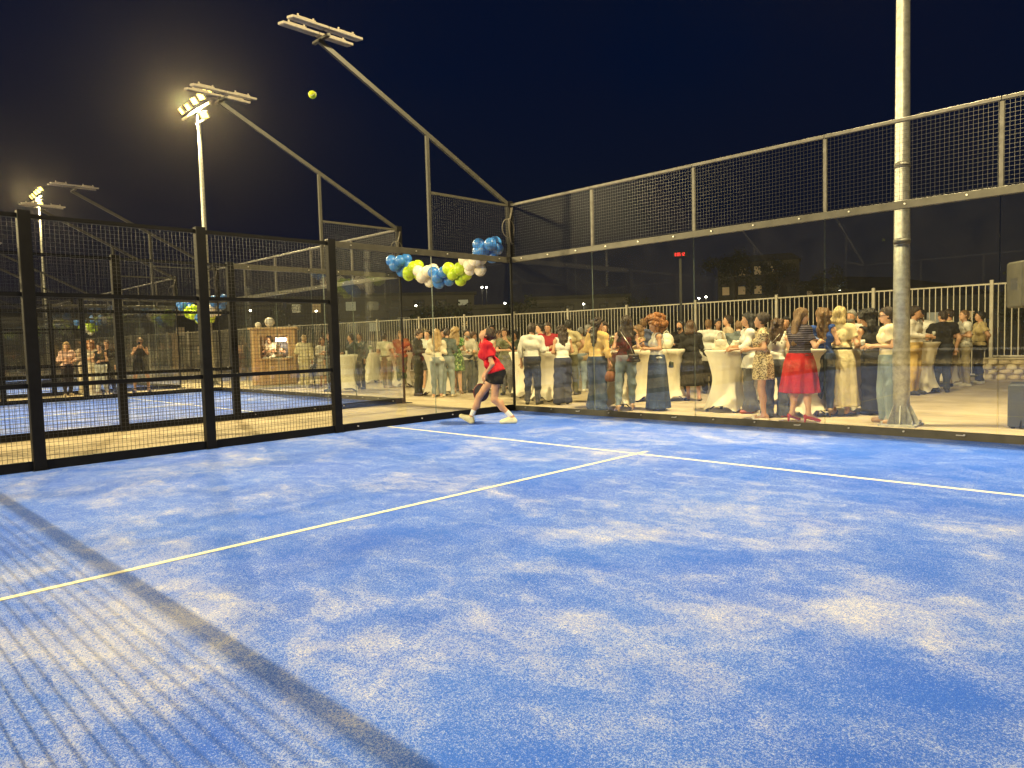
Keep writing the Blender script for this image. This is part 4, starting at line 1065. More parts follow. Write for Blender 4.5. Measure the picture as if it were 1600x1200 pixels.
        cf = kn[i]*.68+an[i]*.32; f.ell(cf+np.array((0, -.022, 0)), (.045*(.6+.4*b), .045, .10))
        f.cap(an[i], heel[i], .034, .030); f.cap(an[i]+np.array((0, .02, -.02)), toe[i], .034, .022)
    P_, F_ = f.run()
    ex = hand
    for sg in (-1, 1):
        ex.ball(H3((sg*.030, .081, .003)), (.012, .008, .007), 8, 6, 1, HR); ex.ball(H3((sg*.030, .087, .003)), (.006, .005, .006), 6, 5, 2, HR)
        ex.ball(H3((sg*.031, .086, .024)), (.018, .005, .004), 6, 4, 2, HR)
    ex.ball(H3((0, .089, -.055)), (.020, .008, .0075), 8, 5, 3, HR)
    link('body', field_mesh('body', P_, F_, [skin(tone), eye_w, eye_d, lipm], s, ex), r)
    # ---- clothes
    fold = [(rnd.uniform(9, 16), rnd.uniform(-8, 8), rnd.uniform(18, 34), rnd.uniform(0, 6)) for _ in range(3)]
    def wrinkle(f_, Xg, Yg, Zg, amp=.006):
        for fx, fy, fz, ph in fold: f_ = f_+amp*np.sin(fx*Xg+fy*Yg+fz*Zg+ph+1.3*np.sin(7*Xg+5*Zg+ph))
        return f_
    kind, ck_ = top[0], top[1]; cm = cloth(ck_)
    g_ = .017+loose
    upv = LR@np.array((0, 0, 1.)) if not joints else joints.get('up', np.array((0, 0, 1.)))
    def plane(Xg, Yg, Zg, p, n): return (Xg-p[0])*n[0]+(Yg-p[1])*n[1]+(Zg-p[2])*n[2]
    SL = dict(tee=.62, shirt=2.0, polo=.62, tank=0, blouse=1.5, jacket=2.0, dress=0, dress_s=.55, long=2.0, halter=0)[kind]
    hem = {'tee': .92, 'shirt': .90, 'polo': .90, 'tank': 1.0, 'blouse': .92, 'jacket': .84, 'dress': 1.0, 'dress_s': 1.0, 'long': .95, 'halter': 1.02}[kind]
    if len(top) > 2: hem = top[2]
    f = Field(vox, .035); torso(f, g_)
    if hem < .93:
        for i in (0, 1): f.cap(hips[i]+np.array((0, 0, .03)), hips[i]*.75+kn[i]*.25, .095*(.5+.5*b)+g_, .09*(.5+.5*b)+g_)
    if kind in ('tee', 'polo', 'shirt', 'jacket', 'long', 'blouse', 'dress_s'):
        f.cap(sh[0]*.9+sh[1]*.1+upv*.005, neck0+upv*.03, .045+g_*.6); f.cap(sh[1]*.9+sh[0]*.1+upv*.005, neck0+upv*.03, .045+g_*.6)
    cuts = []
    for i in (0, 1):
        if SL > 0:
            u = min(1, SL); e2 = sh[i]+(el[i]-sh[i])*u; f.cap(sh[i], e2, .047*ar+g_*1.25, .040*ar+g_*1.35)
            if SL > 1:
                w2 = el[i]+(wr[i]-el[i])*min(1, (SL-1)*.97); f.cap(el[i], w2, .039*ar+g_*1.1, .028*ar+g_); cuts.append((w2, wr[i]-el[i], i))
            else: cuts.append((e2, el[i]-sh[i], i))
    def post(v, Xg, Yg, Zg):
        v = wrinkle(v, Xg, Yg, Zg)
        lowp = np.array((0, 0, hem)) if not joints else np.array(joints.get('hem', (0, 0, hem)))
        v = np.maximum(v, -plane(Xg, Yg, Zg, up(lowp) if not joints and hem > .95 else lowp, upv))
        for p, n, i in cuts:
            n = n/np.linalg.norm(n); near = plane(Xg, Yg, Zg, p, n); dd = np.sqrt((Xg-p[0])**2+(Yg-p[1])**2+(Zg-p[2])**2)
            v = np.where(dd < .12, np.maximum(v, near), v)
        nb = neck0+upv*.055+Yf*.03; rr_ = .068 if kind not in ('tank', 'dress', 'halter') else .095
        v = np.maximum(v, rr_-np.sqrt((Xg-nb[0])**2+(Yg-nb[1])**2+(Zg-nb[2])**2))
        if kind in ('tank', 'dress', 'halter'):
            for i in (0, 1):
                q = sh[i]+(sh[i]-sh[1-i])*.10; v = np.maximum(v, .082-np.sqrt((Xg-q[0])**2+(Yg-q[1])**2+(Zg-q[2])**2))
        return v
    P_, F_ = f.run(post)
    nm = dict(tee='t_shirt', shirt='shirt', polo='polo_shirt', tank='tank_top', blouse='blouse', jacket='jacket', dress='dress_bodice', dress_s='dress_bodice', long='long_top', halter='halter_top')[kind]
    tp = link(nm, field_mesh(nm, P_, F_, [cm], s), r)
    if kind in ('shirt', 'polo', 'jacket'):
        f = Field(max(.010, vox*.75), .01)
        f.cap(neck0+upv*.045-Yf*.035-X*.035, neck0+upv*.045-Yf*.035+X*.035, .020); f.cap(neck0+upv*.045-Yf*.03-X*.05, neck0+upv*.012+Yf*.045-X*.025, .017); f.cap(neck0+upv*.045-Yf*.03+X*.05, neck0+upv*.012+Yf*.045+X*.025, .017)
        P_, F_ = f.run(); link('collar', field_mesh('collar', P_, F_, [cm], s), tp)
    bk, bm2 = bottom[0], cloth(bottom[1]); 
    if bk in ('trousers', 'jeans', 'wide', 'slim', 'flare', 'shorts', 'baggy'):
        WK = dict(trousers=(.090, .070, .056), jeans=(.087, .064, .052), wide=(.098, .098, .125), slim=(.087, .066, .050), flare=(.088, .070, .115), shorts=(.108, .098, .09), baggy=(.10, .092, .10))[bk]
        f = Field(vox, .035); q_ = (.55+.45*b); gg = .017
        pe = pel.copy()
        f.cap(pe-X*.062*b, pe+X*.062*b, .105*b+gg); f.cap(pe+np.array((0, -.035, -.03))-X*.055, pe+np.array((0, -.035, -.03))+X*.055, .09*b+gg)
        f.cap(wst*.35+pe*.65-X*.05*b, wst*.35+pe*.65+X*.05*b, td*.95+gg)
        for i in (0, 1):
            kk = kn[i] if bk != 'shorts' else hips[i]*.45+kn[i]*.55
            f.cap(hips[i], kk, WK[0]*q_+gg, WK[1]*q_+gg*.6)
            if bk != 'shorts': cf2 = kn[i]*.68+an[i]*.32; f.ell(cf2+np.array((0, -.022, 0)), (.056*(.6+.4*b), .058, .13))
            if bk != 'shorts': f.cap(kn[i], an[i]+np.array((0, -.005, .0)), WK[1]*q_+gg*.6, WK[2]*q_, k=.02)
        hemz = .035 if bk in ('wide', 'flare') else .075
        if bk == 'shorts': hemz = .60
        if bk == 'slim': hemz = .13
        if len(bottom) > 2: hemz = bottom[2]
        topz = 1.035
        def post(v, Xg, Yg, Zg):
            v = wrinkle(v, Xg, Yg, Zg, .0048)
            if joints and 'shortcut' in joints:
                for p, n in joints['shortcut']:
                    n = np.array(n)/np.linalg.norm(n); p = np.array(p); dd = np.sqrt((Xg-p[0])**2+(Yg-p[1])**2+(Zg-p[2])**2); v = np.where(dd < .36, np.maximum(v, plane(Xg, Yg, Zg, p, n)), v)
            v = np.maximum(v, hemz-Zg+0*Xg) if not (joints and 'shortcut' in joints) else v
            return np.maximum(v, Zg-(topz if not joints else joints.get('topz', topz))+0*Xg)
        P_, F_ = f.run(post); nm = 'jeans' if bottom[1][0] == 'denim' else ('shorts' if bk == 'shorts' else 'trousers')
        link(nm, field_mesh(nm, P_, F_, [bm2], s), r)
        if kind in ('shirt',) and hem > .97:
            pass
    else:                                  # skirts and dress skirts
        hz_ = bottom[2]; hw = bottom[3] if len(bottom) > 3 else .24; nf = rnd.randint(7, 10); ph = rnd.uniform(0, 6)
        topz = 1.06
        class SK(Field): pass
        f = Field(vox, .03); f.cap((pel[0], 0, hz_+.02), (pel[0], 0, topz), hw+.06, .2)
        w0 = .160*b; hipw = .198*b
        def post(v, Xg, Yg, Zg):
            t_ = np.clip((topz-Zg)/(topz-hz_), 0, 1.05)
            zh = np.clip((topz-Zg)/.16, 0, 1); base = w0+(hipw-w0)*zh**.8
            rad = base+(hw-hipw)*np.clip((t_-.1)/.9, 0, 1)**(1.1)
            th = np.arctan2(Yg, Xg-pel[0]); rad = rad*(1+(.02+.055*t_**1.5)*np.sin(nf*th+ph+2*t_)+.02*t_*np.sin((nf*2+1)*th))
            rr_ = np.sqrt((Xg-pel[0])**2+((Yg+.012)/.84)**2)
            v = (rr_-rad)*.85
            return np.maximum(np.maximum(v, hz_-Zg+0*Xg), Zg-topz+0*Xg)
        P_, F_ = f.run(post); nm = 'dress_skirt' if 'dress' in kind else 'skirt'
        link(nm, field_mesh(nm, P_, F_, [bm2], s), r)
        if len(bottom) > 4:                # waistband
            f = Field(max(.012, vox*.8), .01); f.cap((pel[0], 0, 1.0), (pel[0], 0, 1.09), .2)
            f.pr = [('c', np.array((pel[0], 0, 1.0)), np.array((pel[0], 0, 1.10)), .2, .2, None)]
            P_, F_ = f.run(lambda v, Xg, Yg, Zg: np.maximum(np.sqrt((Xg-pel[0])**2+((Yg+.0)/.84)**2)-w0*1.02, np.abs(Zg-1.055)-.04+0*Xg)); link('waistband', field_mesh('waistband', P_, F_, [cloth(bottom[4])], s), r)
    # ---- shoes
    sk, sc = shoes; vs_ = max(.010, vox*.72)
    sm = mat('shoe_%02d_%02d_%02d' % tuple(int(c*99) for c in sc), sc, .5, 0, .1, 15)
    for i in (0, 1):
        f = Field(vs_, .02); fd = toe[i]-an[i]; fd = fd/np.linalg.norm(fd)
        an_, he_, to_ = an[i], heel[i], toe[i]
        if sk == 'sneaker': f.cap(an_+np.array((0, 0, -.012)), he_+np.array((0, 0, -.012)), .043, .040); f.cap(he_+np.array((0, .02, -.018)), to_+np.array((0, 0, .0)), .040, .036); f.cap(an_+np.array((0, .03, -.02)), to_, .041, .030)
        elif sk == 'flat': f.cap(he_+np.array((0, 0, -.02)), to_, .036, .030)
        elif sk == 'heel': f.cap(he_, to_, .032, .026); f.cap(he_+np.array((0, -.01, 0)), (he_[0], he_[1]-.015, .012), .022, .012)
        elif sk == 'sandal': f.cap(he_+np.array((0, 0, -.036)), to_+np.array((0, 0, -.022)), .034, .036); f.cap(an_+np.array((0, .06, -.03)), an_+np.array((0, .075, -.03)), .038, .036)
        elif sk == 'boot': f.cap(an_+np.array((0, 0, .06)), he_, .046, .040); f.cap(he_, to_, .042, .036)
        gz = joints['gz'][i] if joints and 'gz' in joints else 0.0
        P_, F_ = f.run(lambda v, Xg, Yg, Zg: np.maximum(v, gz+.004-Zg+0*Xg) if not (joints and 'tilt' in joints and joints['tilt'][i]) else v); link('shoe', field_mesh('shoe', P_, F_, [sm], s), r)
    if joints and 'socks' in joints:
        for i in (0, 1):
            f = Field(vs_, .02); f.cap(an[i], an[i]*.72+kn[i]*.28, .040, .045); P_, F_ = f.run(); link('sock', field_mesh('sock', P_, F_, [cloth(('plain', (.72, .70, .66)))], s), r)
    # ---- hair
    hs, hcol = hair
    if hs != 'bald':
        hv = max(.010, vox*.78); f = Field(hv, .022); E = lambda p, rad: f.ell(H3(p), rad if hasattr(rad, '__len__') else (rad,)*3, HR)
        thick = dict(buzz=.006, short=.014, quiff=.016, updo=.014, pony=.012, long=.022, wavy=.026, bob=.026, curly=.03, afro=.03, bun=.014)[hs]
        E((0, -.014, .032), (.076+thick, .097+thick, .088+thick))
        if hs == 'afro': E((0, -.065, .03), (.165, .135, .155)); E((0, -.08, -.06), (.15, .10, .12))
        dn = np.array((0, 0, -1.))
        if hs in ('short', 'quiff', 'buzz'): E((0, -.05, -.02), (.066+thick*.7, .056+thick*.5, .062))
        if hs == 'quiff': E((0, .05, .11), (.055, .045, .03))
        if hs in ('updo', 'bun'): E((0, -.105, .065), (.052, .045, .05)); E((0, -.03, .10), (.06, .06, .04))
        if hs == 'pony': f.cap(H3((0, -.10, .05)), H3((0, -.15, -.02)), .03, .036); f.cap(H3((0, -.15, -.02)), H3((0, -.14, -.18)), .036, .016)
        L = dict(long=.46, wavy=.36, bob=.17, curly=.24, afro=.16).get(hs, 0)
        if L:
            body_back = up((0, -.125*b, 1.3))[1] if not joints else -.1
            for sx_ in (-.075, -.045, 0, .045, .075):
                a_ = H3((sx_*.9, -.045-.03*(1-abs(sx_)/.08), .02)); e_ = H3((sx_*1.15, -.06-.02*(1-abs(sx_)/.08), -.10)); f.cap(a_, e_, .036, .040)
                low = e_+dn*(L-.12)*rnd.uniform(.88, 1.0)
                if L > .2: low[1] = min(low[1], e_[1]-.05) if abs(sx_) < .07 else low[1]-.03
                mid_ = (e_+low)/2+np.array((rnd.uniform(-.012, .012), rnd.uniform(-.012, .006), 0))
                f.cap(e_, mid_, .038, .037); f.cap(mid_, low, .037, .020 if hs == 'long' else .028)
        if hs in ('curly', 'wavy', 'afro'):
            nn = dict(wavy=26, curly=60, afro=130)[hs]; R0 = dict(wavy=.10, curly=.135, afro=.205)[hs]
            for k_ in range(nn):
                tt = rnd.uniform(0, 6.28); zz_ = rnd.uniform(-.75 if hs == 'afro' else -.3, 1)
                dv = np.array((math.cos(tt)*math.sqrt(1-zz_*zz_), math.sin(tt)*math.sqrt(1-zz_*zz_), zz_))
                if dv[1] > .45 and dv[2] < .45: continue
                q = np.array((dv[0]*R0, dv[1]*R0-.03, dv[2]*R0*.86+.03)); f.ell(H3(q), (rnd.uniform(.026, .045),)*3, None, k=.008)
            if hs != 'afro':
                for k_ in range(34):
                    q = H3((rnd.uniform(-.10, .10), rnd.uniform(-.13, -.04), -.04))+dn*rnd.uniform(0, L-.02); f.ell(q, (rnd.uniform(.022, .034),)*3, None, k=.008)
        fc = H3((0, .115, -.055)); fr_ = dict(buzz=.0, short=0, quiff=0).get(hs, 0)
        nrm = HR@np.array((0, .80, -.60)); pl = H3((0, .030 if hs in ('buzz', 'short', 'quiff', 'updo', 'pony', 'bun') else .038, .018))
        nrm = nrm/np.linalg.norm(nrm)
        def post(v, Xg, Yg, Zg):
            q = np.minimum(plane(Xg, Yg, Zg, pl, nrm), plane(Xg, Yg, Zg, hc, HR@np.array((0, 1., 0)))-.004)
            if hs in ('short', 'buzz', 'quiff'):
                lowc = H3((0, 0, -.075)); v = np.maximum(v, -plane(Xg, Yg, Zg, lowc, HR@np.array((0, 0, 1.))))
            near = np.sqrt((Xg-hc[0])**2+(Yg-hc[1])**2+(Zg-hc[2])**2)
            v = np.where(near < .30, np.maximum(v, q), v)
            return v+.0045*np.sin(60*(Xg-hc[0])+34*(Yg-hc[1])+3*np.sin(9*Zg))+.003*np.sin(95*(Xg-hc[0])-60*(Yg-hc[1])+14*Zg)
        P_, F_ = f.run(post); 
        if len(P_): link('hair', field_mesh('hair', P_, F_, [hairm(hcol)], s), r)
    if beard:
        f = Field(max(.009, vox*.6), .012); f.ell(H3((0, .042, -.066)), (.058, .056, .045), HR); f.ell(H3((0, .085, -.040)), (.026, .014, .008), HR)
        mo = H3((0, .11, -.054))
        P_, F_ = f.run(lambda v, Xg, Yg, Zg: np.maximum(v, .022-np.sqrt((Xg-mo[0])**2+(Yg-mo[1])**2+(Zg-mo[2])**2))); link('beard', field_mesh('beard', P_, F_, [hairm(beard)], s), r)
    if glasses:
        m = MB()
        for sg in (-1, 1): m.tube([H3((sg*.031+.024*math.cos(t_), .098, .002+.019*math.sin(t_)))*s for t_ in np.linspace(0, 6.283, 13)], .0035, 5); m.tube([H3((sg*.055, .096, .004))*s, H3((sg*.078, .0, .004))*s], .003, 5)
        m.tube([H3((-.007, .099, .004))*s, H3((.007, .099, .004))*s], .003, 5); m.build('spectacles', black, r)
    RZ = rot('Z', r.rotation_euler.z)
    r_info = dict(root=r, s=s, world=lambda p: RZ@(np.array(p)*s)+np.array((g[0], g[1], z0)), J=Jx, rz=r.rotation_euler.z, wr=wr, hc=hc)
    return r_info

P = lambda *c: ('plain', c)
D = lambda *c: ('denim', c)
WHITE, CREAM, BLK, NAVY, KHAKI, OLIVE, GREY = P(.68, .66, .60), P(.60, .54, .40), P(.016, .015, .015), P(.025, .032, .06), P(.40, .30, .16), P(.10, .10, .055), P(.16, .17, .16)
LJ, MJ, DJ = D(.26, .32, .36), D(.13, .18, .24), D(.035, .055, .11)
WS, BS = (.72, .68, .56), (.03, .028, .026)
T, B = 'tee', 'trousers'
info = {}
def add(key, *a, **k): info[key] = person(*a, **k)
G = 'guests standing behind the courts'
# behind the first court, from the corner towards the speaker
add('shirt_back', 'man from behind in a white dress shirt and dark trousers just past the court corner', 833, 632, 165, 1.73, 'm', ('short', 'dark'), ('shirt', ('finestripes', (.72, .70, .62)), 1.0), ('trousers', NAVY), ('sneaker', BS), ('down', 'bent'), (10, 0), tone='tan', vox=.014, seed=1)
add('white_tank', 'woman with long wavy dark hair, white tank top and wide dark trousers, seen from behind', 879, 632, 195, 1.66, 'f', ('wavy', 'dark'), ('tank', WHITE, 1.0), ('wide', P(.035, .04, .075)), ('flat', BS), ('bent', 'bent'), (15, -8), lean=.06, tone='tan', vox=.014, seed=2)
add('red_polo', 'man in a dark red t-shirt behind the first covered table', 859, 622, -10, 1.78, 'm', ('short', 'dark'), (T, P(.30, .02, .03)), (B, NAVY), ('sneaker', BS), ('bent', 'bent'), (-15, -10), tone='tan', seed=3)
add('white_face', 'dark haired young man in a white shirt looking towards the player', 845, 619, -70, 1.78, 'm', ('short', 'black'), ('shirt', WHITE), (B, BLK), ('sneaker', BS), ('down', 'bent'), (5, 0), tone='fair', seed=4)
add('tan_tee', 'tall young man in a beige t-shirt with a hand on his hip, head turned left', 893, 617, 160, 1.84, 'm', ('quiff', 'black'), (T, P(.52, .44, .25)), (B, OLIVE), ('sneaker', BS), ('bent', 'hip'), (60, -5), tone='tan', seed=5)
add('brown_head', 'short woman with brown hair between white dress shirt and white tank top', 849, 617, 5, 1.58, 'f', ('bob', 'brown'), ('blouse', P(.25, .17, .10)), (B, BLK), ('flat', BS), ('bent', 'bent'), (0, -10), tone='tan', seed=6)
add('peach_shirt', 'balding man from behind in a peach beige shirt and pale jeans', 907, 612, 172, 1.68, 'm', ('buzz', 'grey'), ('shirt', P(.55, .40, .22), .84), ('jeans', LJ), ('sneaker', WS), ('bent', 'bent'), (0, 0), build=1.12, tone='fair', seed=7)
add('grey_head', 'grey haired man in a black polo beside the peach beige shirt', 921, 607, 60, 1.76, 'm', ('short', 'grey'), ('polo', BLK), (B, GREY), ('sneaker', BS), ('bent', 'bent'), (0, 0), seed=8)
add('handbag_w', 'woman in an apricot top and wide jeans holding a woven brown handbag low', 934, 643, 150, 1.74, 'f', ('wavy', 'dark'), ('long', P(.62, .42, .16), 1.0), ('wide', DJ), ('sneaker', WS), ('bent', 'down'), (-30, 0), vox=.014, tone='tan', seed=9)
add('smiling_w', 'smiling woman with dark hair and pale scarf facing the apricot top', 947, 630, 40, 1.70, 'f', ('wavy', 'dark'), ('tank', P(.08, .07, .08)), (B, BLK), ('flat', BS), ('bent', 'bent'), (-10, -5), tone='tan', seed=10)
add('ripped', 'woman with straight dark hair in a black top, ripped pale jeans and black shoulder bag', 977, 643, 185, 1.76, 'f', ('long', 'dark'), ('tank', BLK, 1.03), ('slim', D(.17, .22, .26)), ('heel', (.35, .22, .10)), ('bent', 'bent'), (-15, 0), vox=.014, tone='fair', stance=.13, step=.06, seed=11)
add('beige_dress', 'blond woman in a short beige dress behind the ripped jeans', 999, 625, -60, 1.62, 'f', ('wavy', 'light'), ('dress', P(.66, .56, .34)), ('skirt', P(.66, .56, .34), .52, .21), ('heel', (.3, .15, .08)), ('bent', 'face'), (0, 0), tone='tan', seed=12)
add('plaid', 'fair haired man from behind in a blue checked shirt', 1006, 615, 175, 1.82, 'm', ('short', 'light'), ('shirt', ('plaid', (.12, .14, .24))), (B, NAVY), ('sneaker', BS), ('bent', 'bent'), (0, 0), seed=13)
add('ginger', 'woman with a huge cloud of ginger curls, white sleeveless top and long denim skirt', 1027, 641, -75, 1.70, 'f', ('afro', 'ginger'), ('tank', WHITE, .99), ('skirt', DJ, .045, .27), ('flat', BS), ('bent', 'phone'), (0, -12), vox=.014, tone='tan', seed=14)
add('beard_black', 'smiling bearded man in a black shirt behind the white backpack', 1063, 617, -35, 1.74, 'm', ('short', 'black'), ('shirt', BLK), ('trousers', BLK), ('sneaker', (.6, .6, .55)), ('crossed', 'bent'), (-10, 0), tone='tan', beard='black', seed=15)
add('black_dress', 'woman from behind in a loose black blouse and black midi skirt with bare ankles', 1084, 626, 185, 1.68, 'f', ('bob', 'brown'), ('blouse', BLK), ('skirt', BLK, .33, .24), ('sandal', (.05, .04, .03)), ('crossed', 'fold'), (0, 0), tone='tan', seed=16)
add('white_back', 'broad man from behind in an untucked white shirt and black trousers', 1108, 615, 178, 1.75, 'm', ('buzz', 'light'), ('shirt', WHITE, .76), (B, BLK), ('sneaker', (.04, .05, .09)), ('bent', 'bent'), (0, 0), build=1.1, tone='tan', seed=17)
add('face_1127', 'dark haired man half hidden behind the untucked white shirt', 1124, 608, 30, 1.78, 'm', ('short', 'black'), (T, BLK), (B, BLK), ('sneaker', BS), ('bent', 'bent'), (0, 0), tone='tan', seed=18)
add('profile_m', 'young man in profile with a pale shirt behind the grey t-shirt', 1138, 612, -80, 1.84, 'm', ('short', 'dark'), (T, P(.62, .50, .34)), (B, KHAKI), ('sneaker', BS), ('bent', 'bent'), (0, 5), tone='fair', seed=19)
add('grey_tee', 'balding man from behind in a slate grey t-shirt leaning on the wide table', 1151, 628, 170, 1.66, 'm', ('buzz', 'light'), (T, P(.11, .13, .13)), (B, KHAKI), ('sneaker', BS), ('table', 'bent'), (0, -15), lean=.10, build=1.12, tone='fair', seed=20)
add('white_blouse', 'dark haired woman in a loose white blouse leaning a hand on the wide table', 1172, 645, -75, 1.73, 'f', ('long', 'black'), ('blouse', WHITE, .78), ('flare', P(.10, .10, .11)), ('flat', (.40, .10, .05)), ('table', 'bent'), (5, 5), vox=.013, tone='tan', seed=21)
add('leopard', 'woman with a dark updo in a leopard print mini dress with yellow collar', 1192, 656, -85, 1.69, 'f', ('updo', 'dark'), ('dress_s', ('leopard', (0, 0, 0))), ('skirt', ('leopard', (0, 0, 0)), .66, .195), ('sandal', WS), ('bent', 'crossed'), (0, 0), vox=.012, tone='tan', stance=.09, step=.05, seed=22)
add('red_bag_w', 'woman with brown hair and red cardigan, back turned, in dark flared trousers', 1212, 652, 165, 1.60, 'f', ('wavy', 'brown'), ('tank', WHITE), ('flare', P(.07, .075, .09)), ('flat', (.45, .12, .06)), ('bent', 'bent'), (0, -5), lean=.05, vox=.014, tone='fair', seed=23)
add('face_1228', 'dark haired man glancing out from behind the red cardigan woman', 1229, 622, 0, 1.72, 'm', ('short', 'black'), (T, BLK), (B, BLK), ('sneaker', BS), ('bent', 'bent'), (0, 0), tone='tan', seed=24)
add('red_skirt', 'woman with very long light brown hair, striped dark top and bright red pleated skirt', 1252, 660, 125, 1.73, 'f', ('long', 'light'), (T, ('stripes', (.025, .018, .030)), 1.02), ('skirt', P(.40, .010, .013), .46, .315), ('heel', (.45, .03, .04)), ('phone', 'phone'), (-35, -5), build=1.25, vox=.012, tone='fair', seed=25)
add('phone_w', 'woman in a royal blue tank top and jeans raising a phone', 1288, 651, 175, 1.74, 'f', ('wavy', 'light'), ('tank', P(.02, .06, .26)), ('slim', DJ), ('heel', (.25, .16, .08)), ('face', 'bent'), (60, 0), vox=.014, tone='fair', seed=26)
add('blond_bob', 'woman with a straight blond bob, beige top, black belt and long cream skirt', 1314, 649, 155, 1.76, 'f', ('bob', 'pale'), (T, P(.66, .56, .33), 1.0), ('skirt', P(.58, .50, .30), .16, .30, BLK), ('sandal', (.1, .08, .06)), ('bent', 'bent'), (-5, 0), build=1.22, vox=.013, tone='fair', seed=27)
add('grey_beard', 'man with a grey beard in a white patterned shirt facing the blond bob', 1334, 628, -15, 1.78, 'm', ('short', 'grey'), ('shirt', ('print', (.66, .64, .56))), ('jeans', DJ), ('sneaker', BS), ('bent', 'bent'), (-15, 0), beard='grey', vox=.014, tone='tan', seed=28)
add('behind_1344', 'reddish haired man just behind the grey beard', 1345, 615, 10, 1.78, 'm', ('short', 'brown'), (T, BLK), (B, BLK), ('sneaker', BS), ('bent', 'bent'), (0, 0), seed=29)
add('curly_black', 'woman with curly black hair and bare shoulders, all in black, bending to the table', 1366, 648, -150, 1.70, 'f', ('curly', 'black'), ('tank', BLK, .98), ('wide', P(.02, .022, .035)), ('boot', BS), ('bent', 'down'), (40, -10), lean=.14, build=1.08, vox=.014, tone='tan', seed=30)
add('glasses_w', 'woman in glasses, cream knit top and very wide pale jeans beside the floodlight pole', 1388, 662, -75, 1.70, 'f', ('pony', 'dark'), (T, P(.74, .66, .46), 1.0), ('baggy', D(.24, .30, .33), .05), ('sneaker', (.45, .28, .14)), ('bent', 'bent'), (-5, -8), vox=.012, tone='fair', stance=.15, glasses=True, seed=31)
add('khaki', 'man in an untucked white shirt and khaki trousers right behind the pole', 1428, 617, 70, 1.86, 'm', ('short', 'dark'), ('shirt', P(.64, .60, .54), 1.0), (B, P(.52, .36, .13)), ('sneaker', BS), ('bent', 'bent'), (0, -5), tone='tan', vox=.014, seed=32)
add('white_tee_beard', 'black bearded man in a white t-shirt looking down beside the khaki trousers', 1441, 607, -10, 1.86, 'm', ('short', 'black'), (T, WHITE), (B, BLK), ('sneaker', BS), ('bent', 'bent'), (0, -18), beard='black', tone='tan', seed=33)
add('black_tee', 'stocky man from behind in a black t-shirt and dark trousers by the slim table', 1470, 613, -165, 1.76, 'm', ('buzz', 'dark'), (T, BLK), ('trousers', P(.03, .035, .05)), ('sneaker', BS), ('bent', 'down'), (30, 0), build=1.18, tone='fair', vox=.014, seed=34)
add('beige_behind', 'balding man in a beige shirt behind the black t-shirt', 1481, 604, -90, 1.84, 'm', ('buzz', 'dark'), ('shirt', P(.60, .50, .30)), (B, KHAKI), ('sneaker', BS), ('bent', 'bent'), (0, 0), tone='tan', seed=35)
add('white_polo', 'man in a white patterned polo and beige trousers with folded arms', 1507, 604, -70, 1.80, 'm', ('buzz', 'light'), ('polo', ('print', (.72, .70, .62))), (B, P(.42, .36, .22)), ('sneaker', WS), ('bent', 'crossed'), (0, 0), tone='fair', vox=.014, seed=36)
add('tan_polo', 'man in a sand coloured t-shirt and black trousers at the end of the group', 1529, 600, -75, 1.78, 'm', ('short', 'black'), (T, P(.50, .40, .20)), (B, BLK), ('sneaker', WS), ('back', 'bent'), (0, 0), tone='tan', build=1.08, vox=.015, seed=37)
# between player and corner
add('olive_w', 'woman in an olive t-shirt and grey trousers with her hand at her chin', 793, 617, -5, 1.70, 'f', ('long', 'dark'), (T, OLIVE), ('jeans', P(.12, .12, .13)), ('sneaker', BS), ('face', 'crossed'), (0, 0), tone='tan', seed=38)
add('w_783', 'woman with pulled back hair beside the olive t-shirt', 785, 608, 0, 1.66, 'f', ('bun', 'brown'), ('tank', BLK), (B, BLK), ('flat', BS), ('face', 'bent'), (0, 0), tone='tan', seed=39)
add('m_772', 'tall dark haired man in a pale shirt behind the player\'s head', 771, 606, 10, 1.86, 'm', ('short', 'black'), ('shirt', P(.55, .50, .38)), (B, GREY), ('sneaker', BS), ('bent', 'bent'), (0, 0), tone='tan', seed=40)
add('m_802', 'dark haired woman at the glass corner in a dark top', 806, 610, -30, 1.66, 'f', ('long', 'black'), (T, P(.05, .06, .04)), (B, BLK), ('flat', BS), ('bent', 'bent'), (0, 0), tone='tan', seed=41)
add('w_778', 'woman in an ivory shirt right behind the player\'s back', 778, 607, 20, 1.68, 'f', ('bob', 'dark'), ('shirt', P(.66, .60, .46)), (B, OLIVE), ('flat', BS), ('bent', 'bent'), (0, 0), tone='fair', seed=42)
add('beige_740', 'woman with brown hair in a beige shirt holding a drink in front of the player', 741, 612, 60, 1.64, 'f', ('bob', 'brown'), ('shirt', P(.44, .38, .24)), ('trousers', P(.16, .16, .13)), ('flat', BS), ('bent', 'table'), (0, 0), tone='tan', seed=43)
add('m_730', 'round faced man with grey beard in a white shirt beside the green dress', 730, 614, 25, 1.72, 'm', ('short', 'dark'), ('shirt', P(.64, .60, .48)), (B, P(.08, .09, .09)), ('sneaker', BS), ('bent', 'table'), (0, 0), beard='grey', tone='fair', seed=44)
add('green_dress', 'woman with tousled blond hair in a short green leaf print dress', 716, 617, 175, 1.76, 'f', ('wavy', 'blond'), ('dress_s', ('leafy', (0, 0, 0))), ('skirt', ('leafy', (0, 0, 0)), .62, .205), ('heel', (.30, .18, .08)), ('bent', 'bent'), (10, 0), vox=.015, tone='tan', stance=.07, step=-.08, seed=45)
add('blond_long', 'woman with long straight blond hair, cream blouse tied at the waist and pale jeans', 684, 621, 180, 1.71, 'f', ('long', 'blond'), ('blouse', CREAM), ('slim', D(.24, .28, .30), .10), ('sandal', (.5, .4, .25)), ('bent', 'bent'), (0, 0), vox=.0145, tone='tan', seed=46)
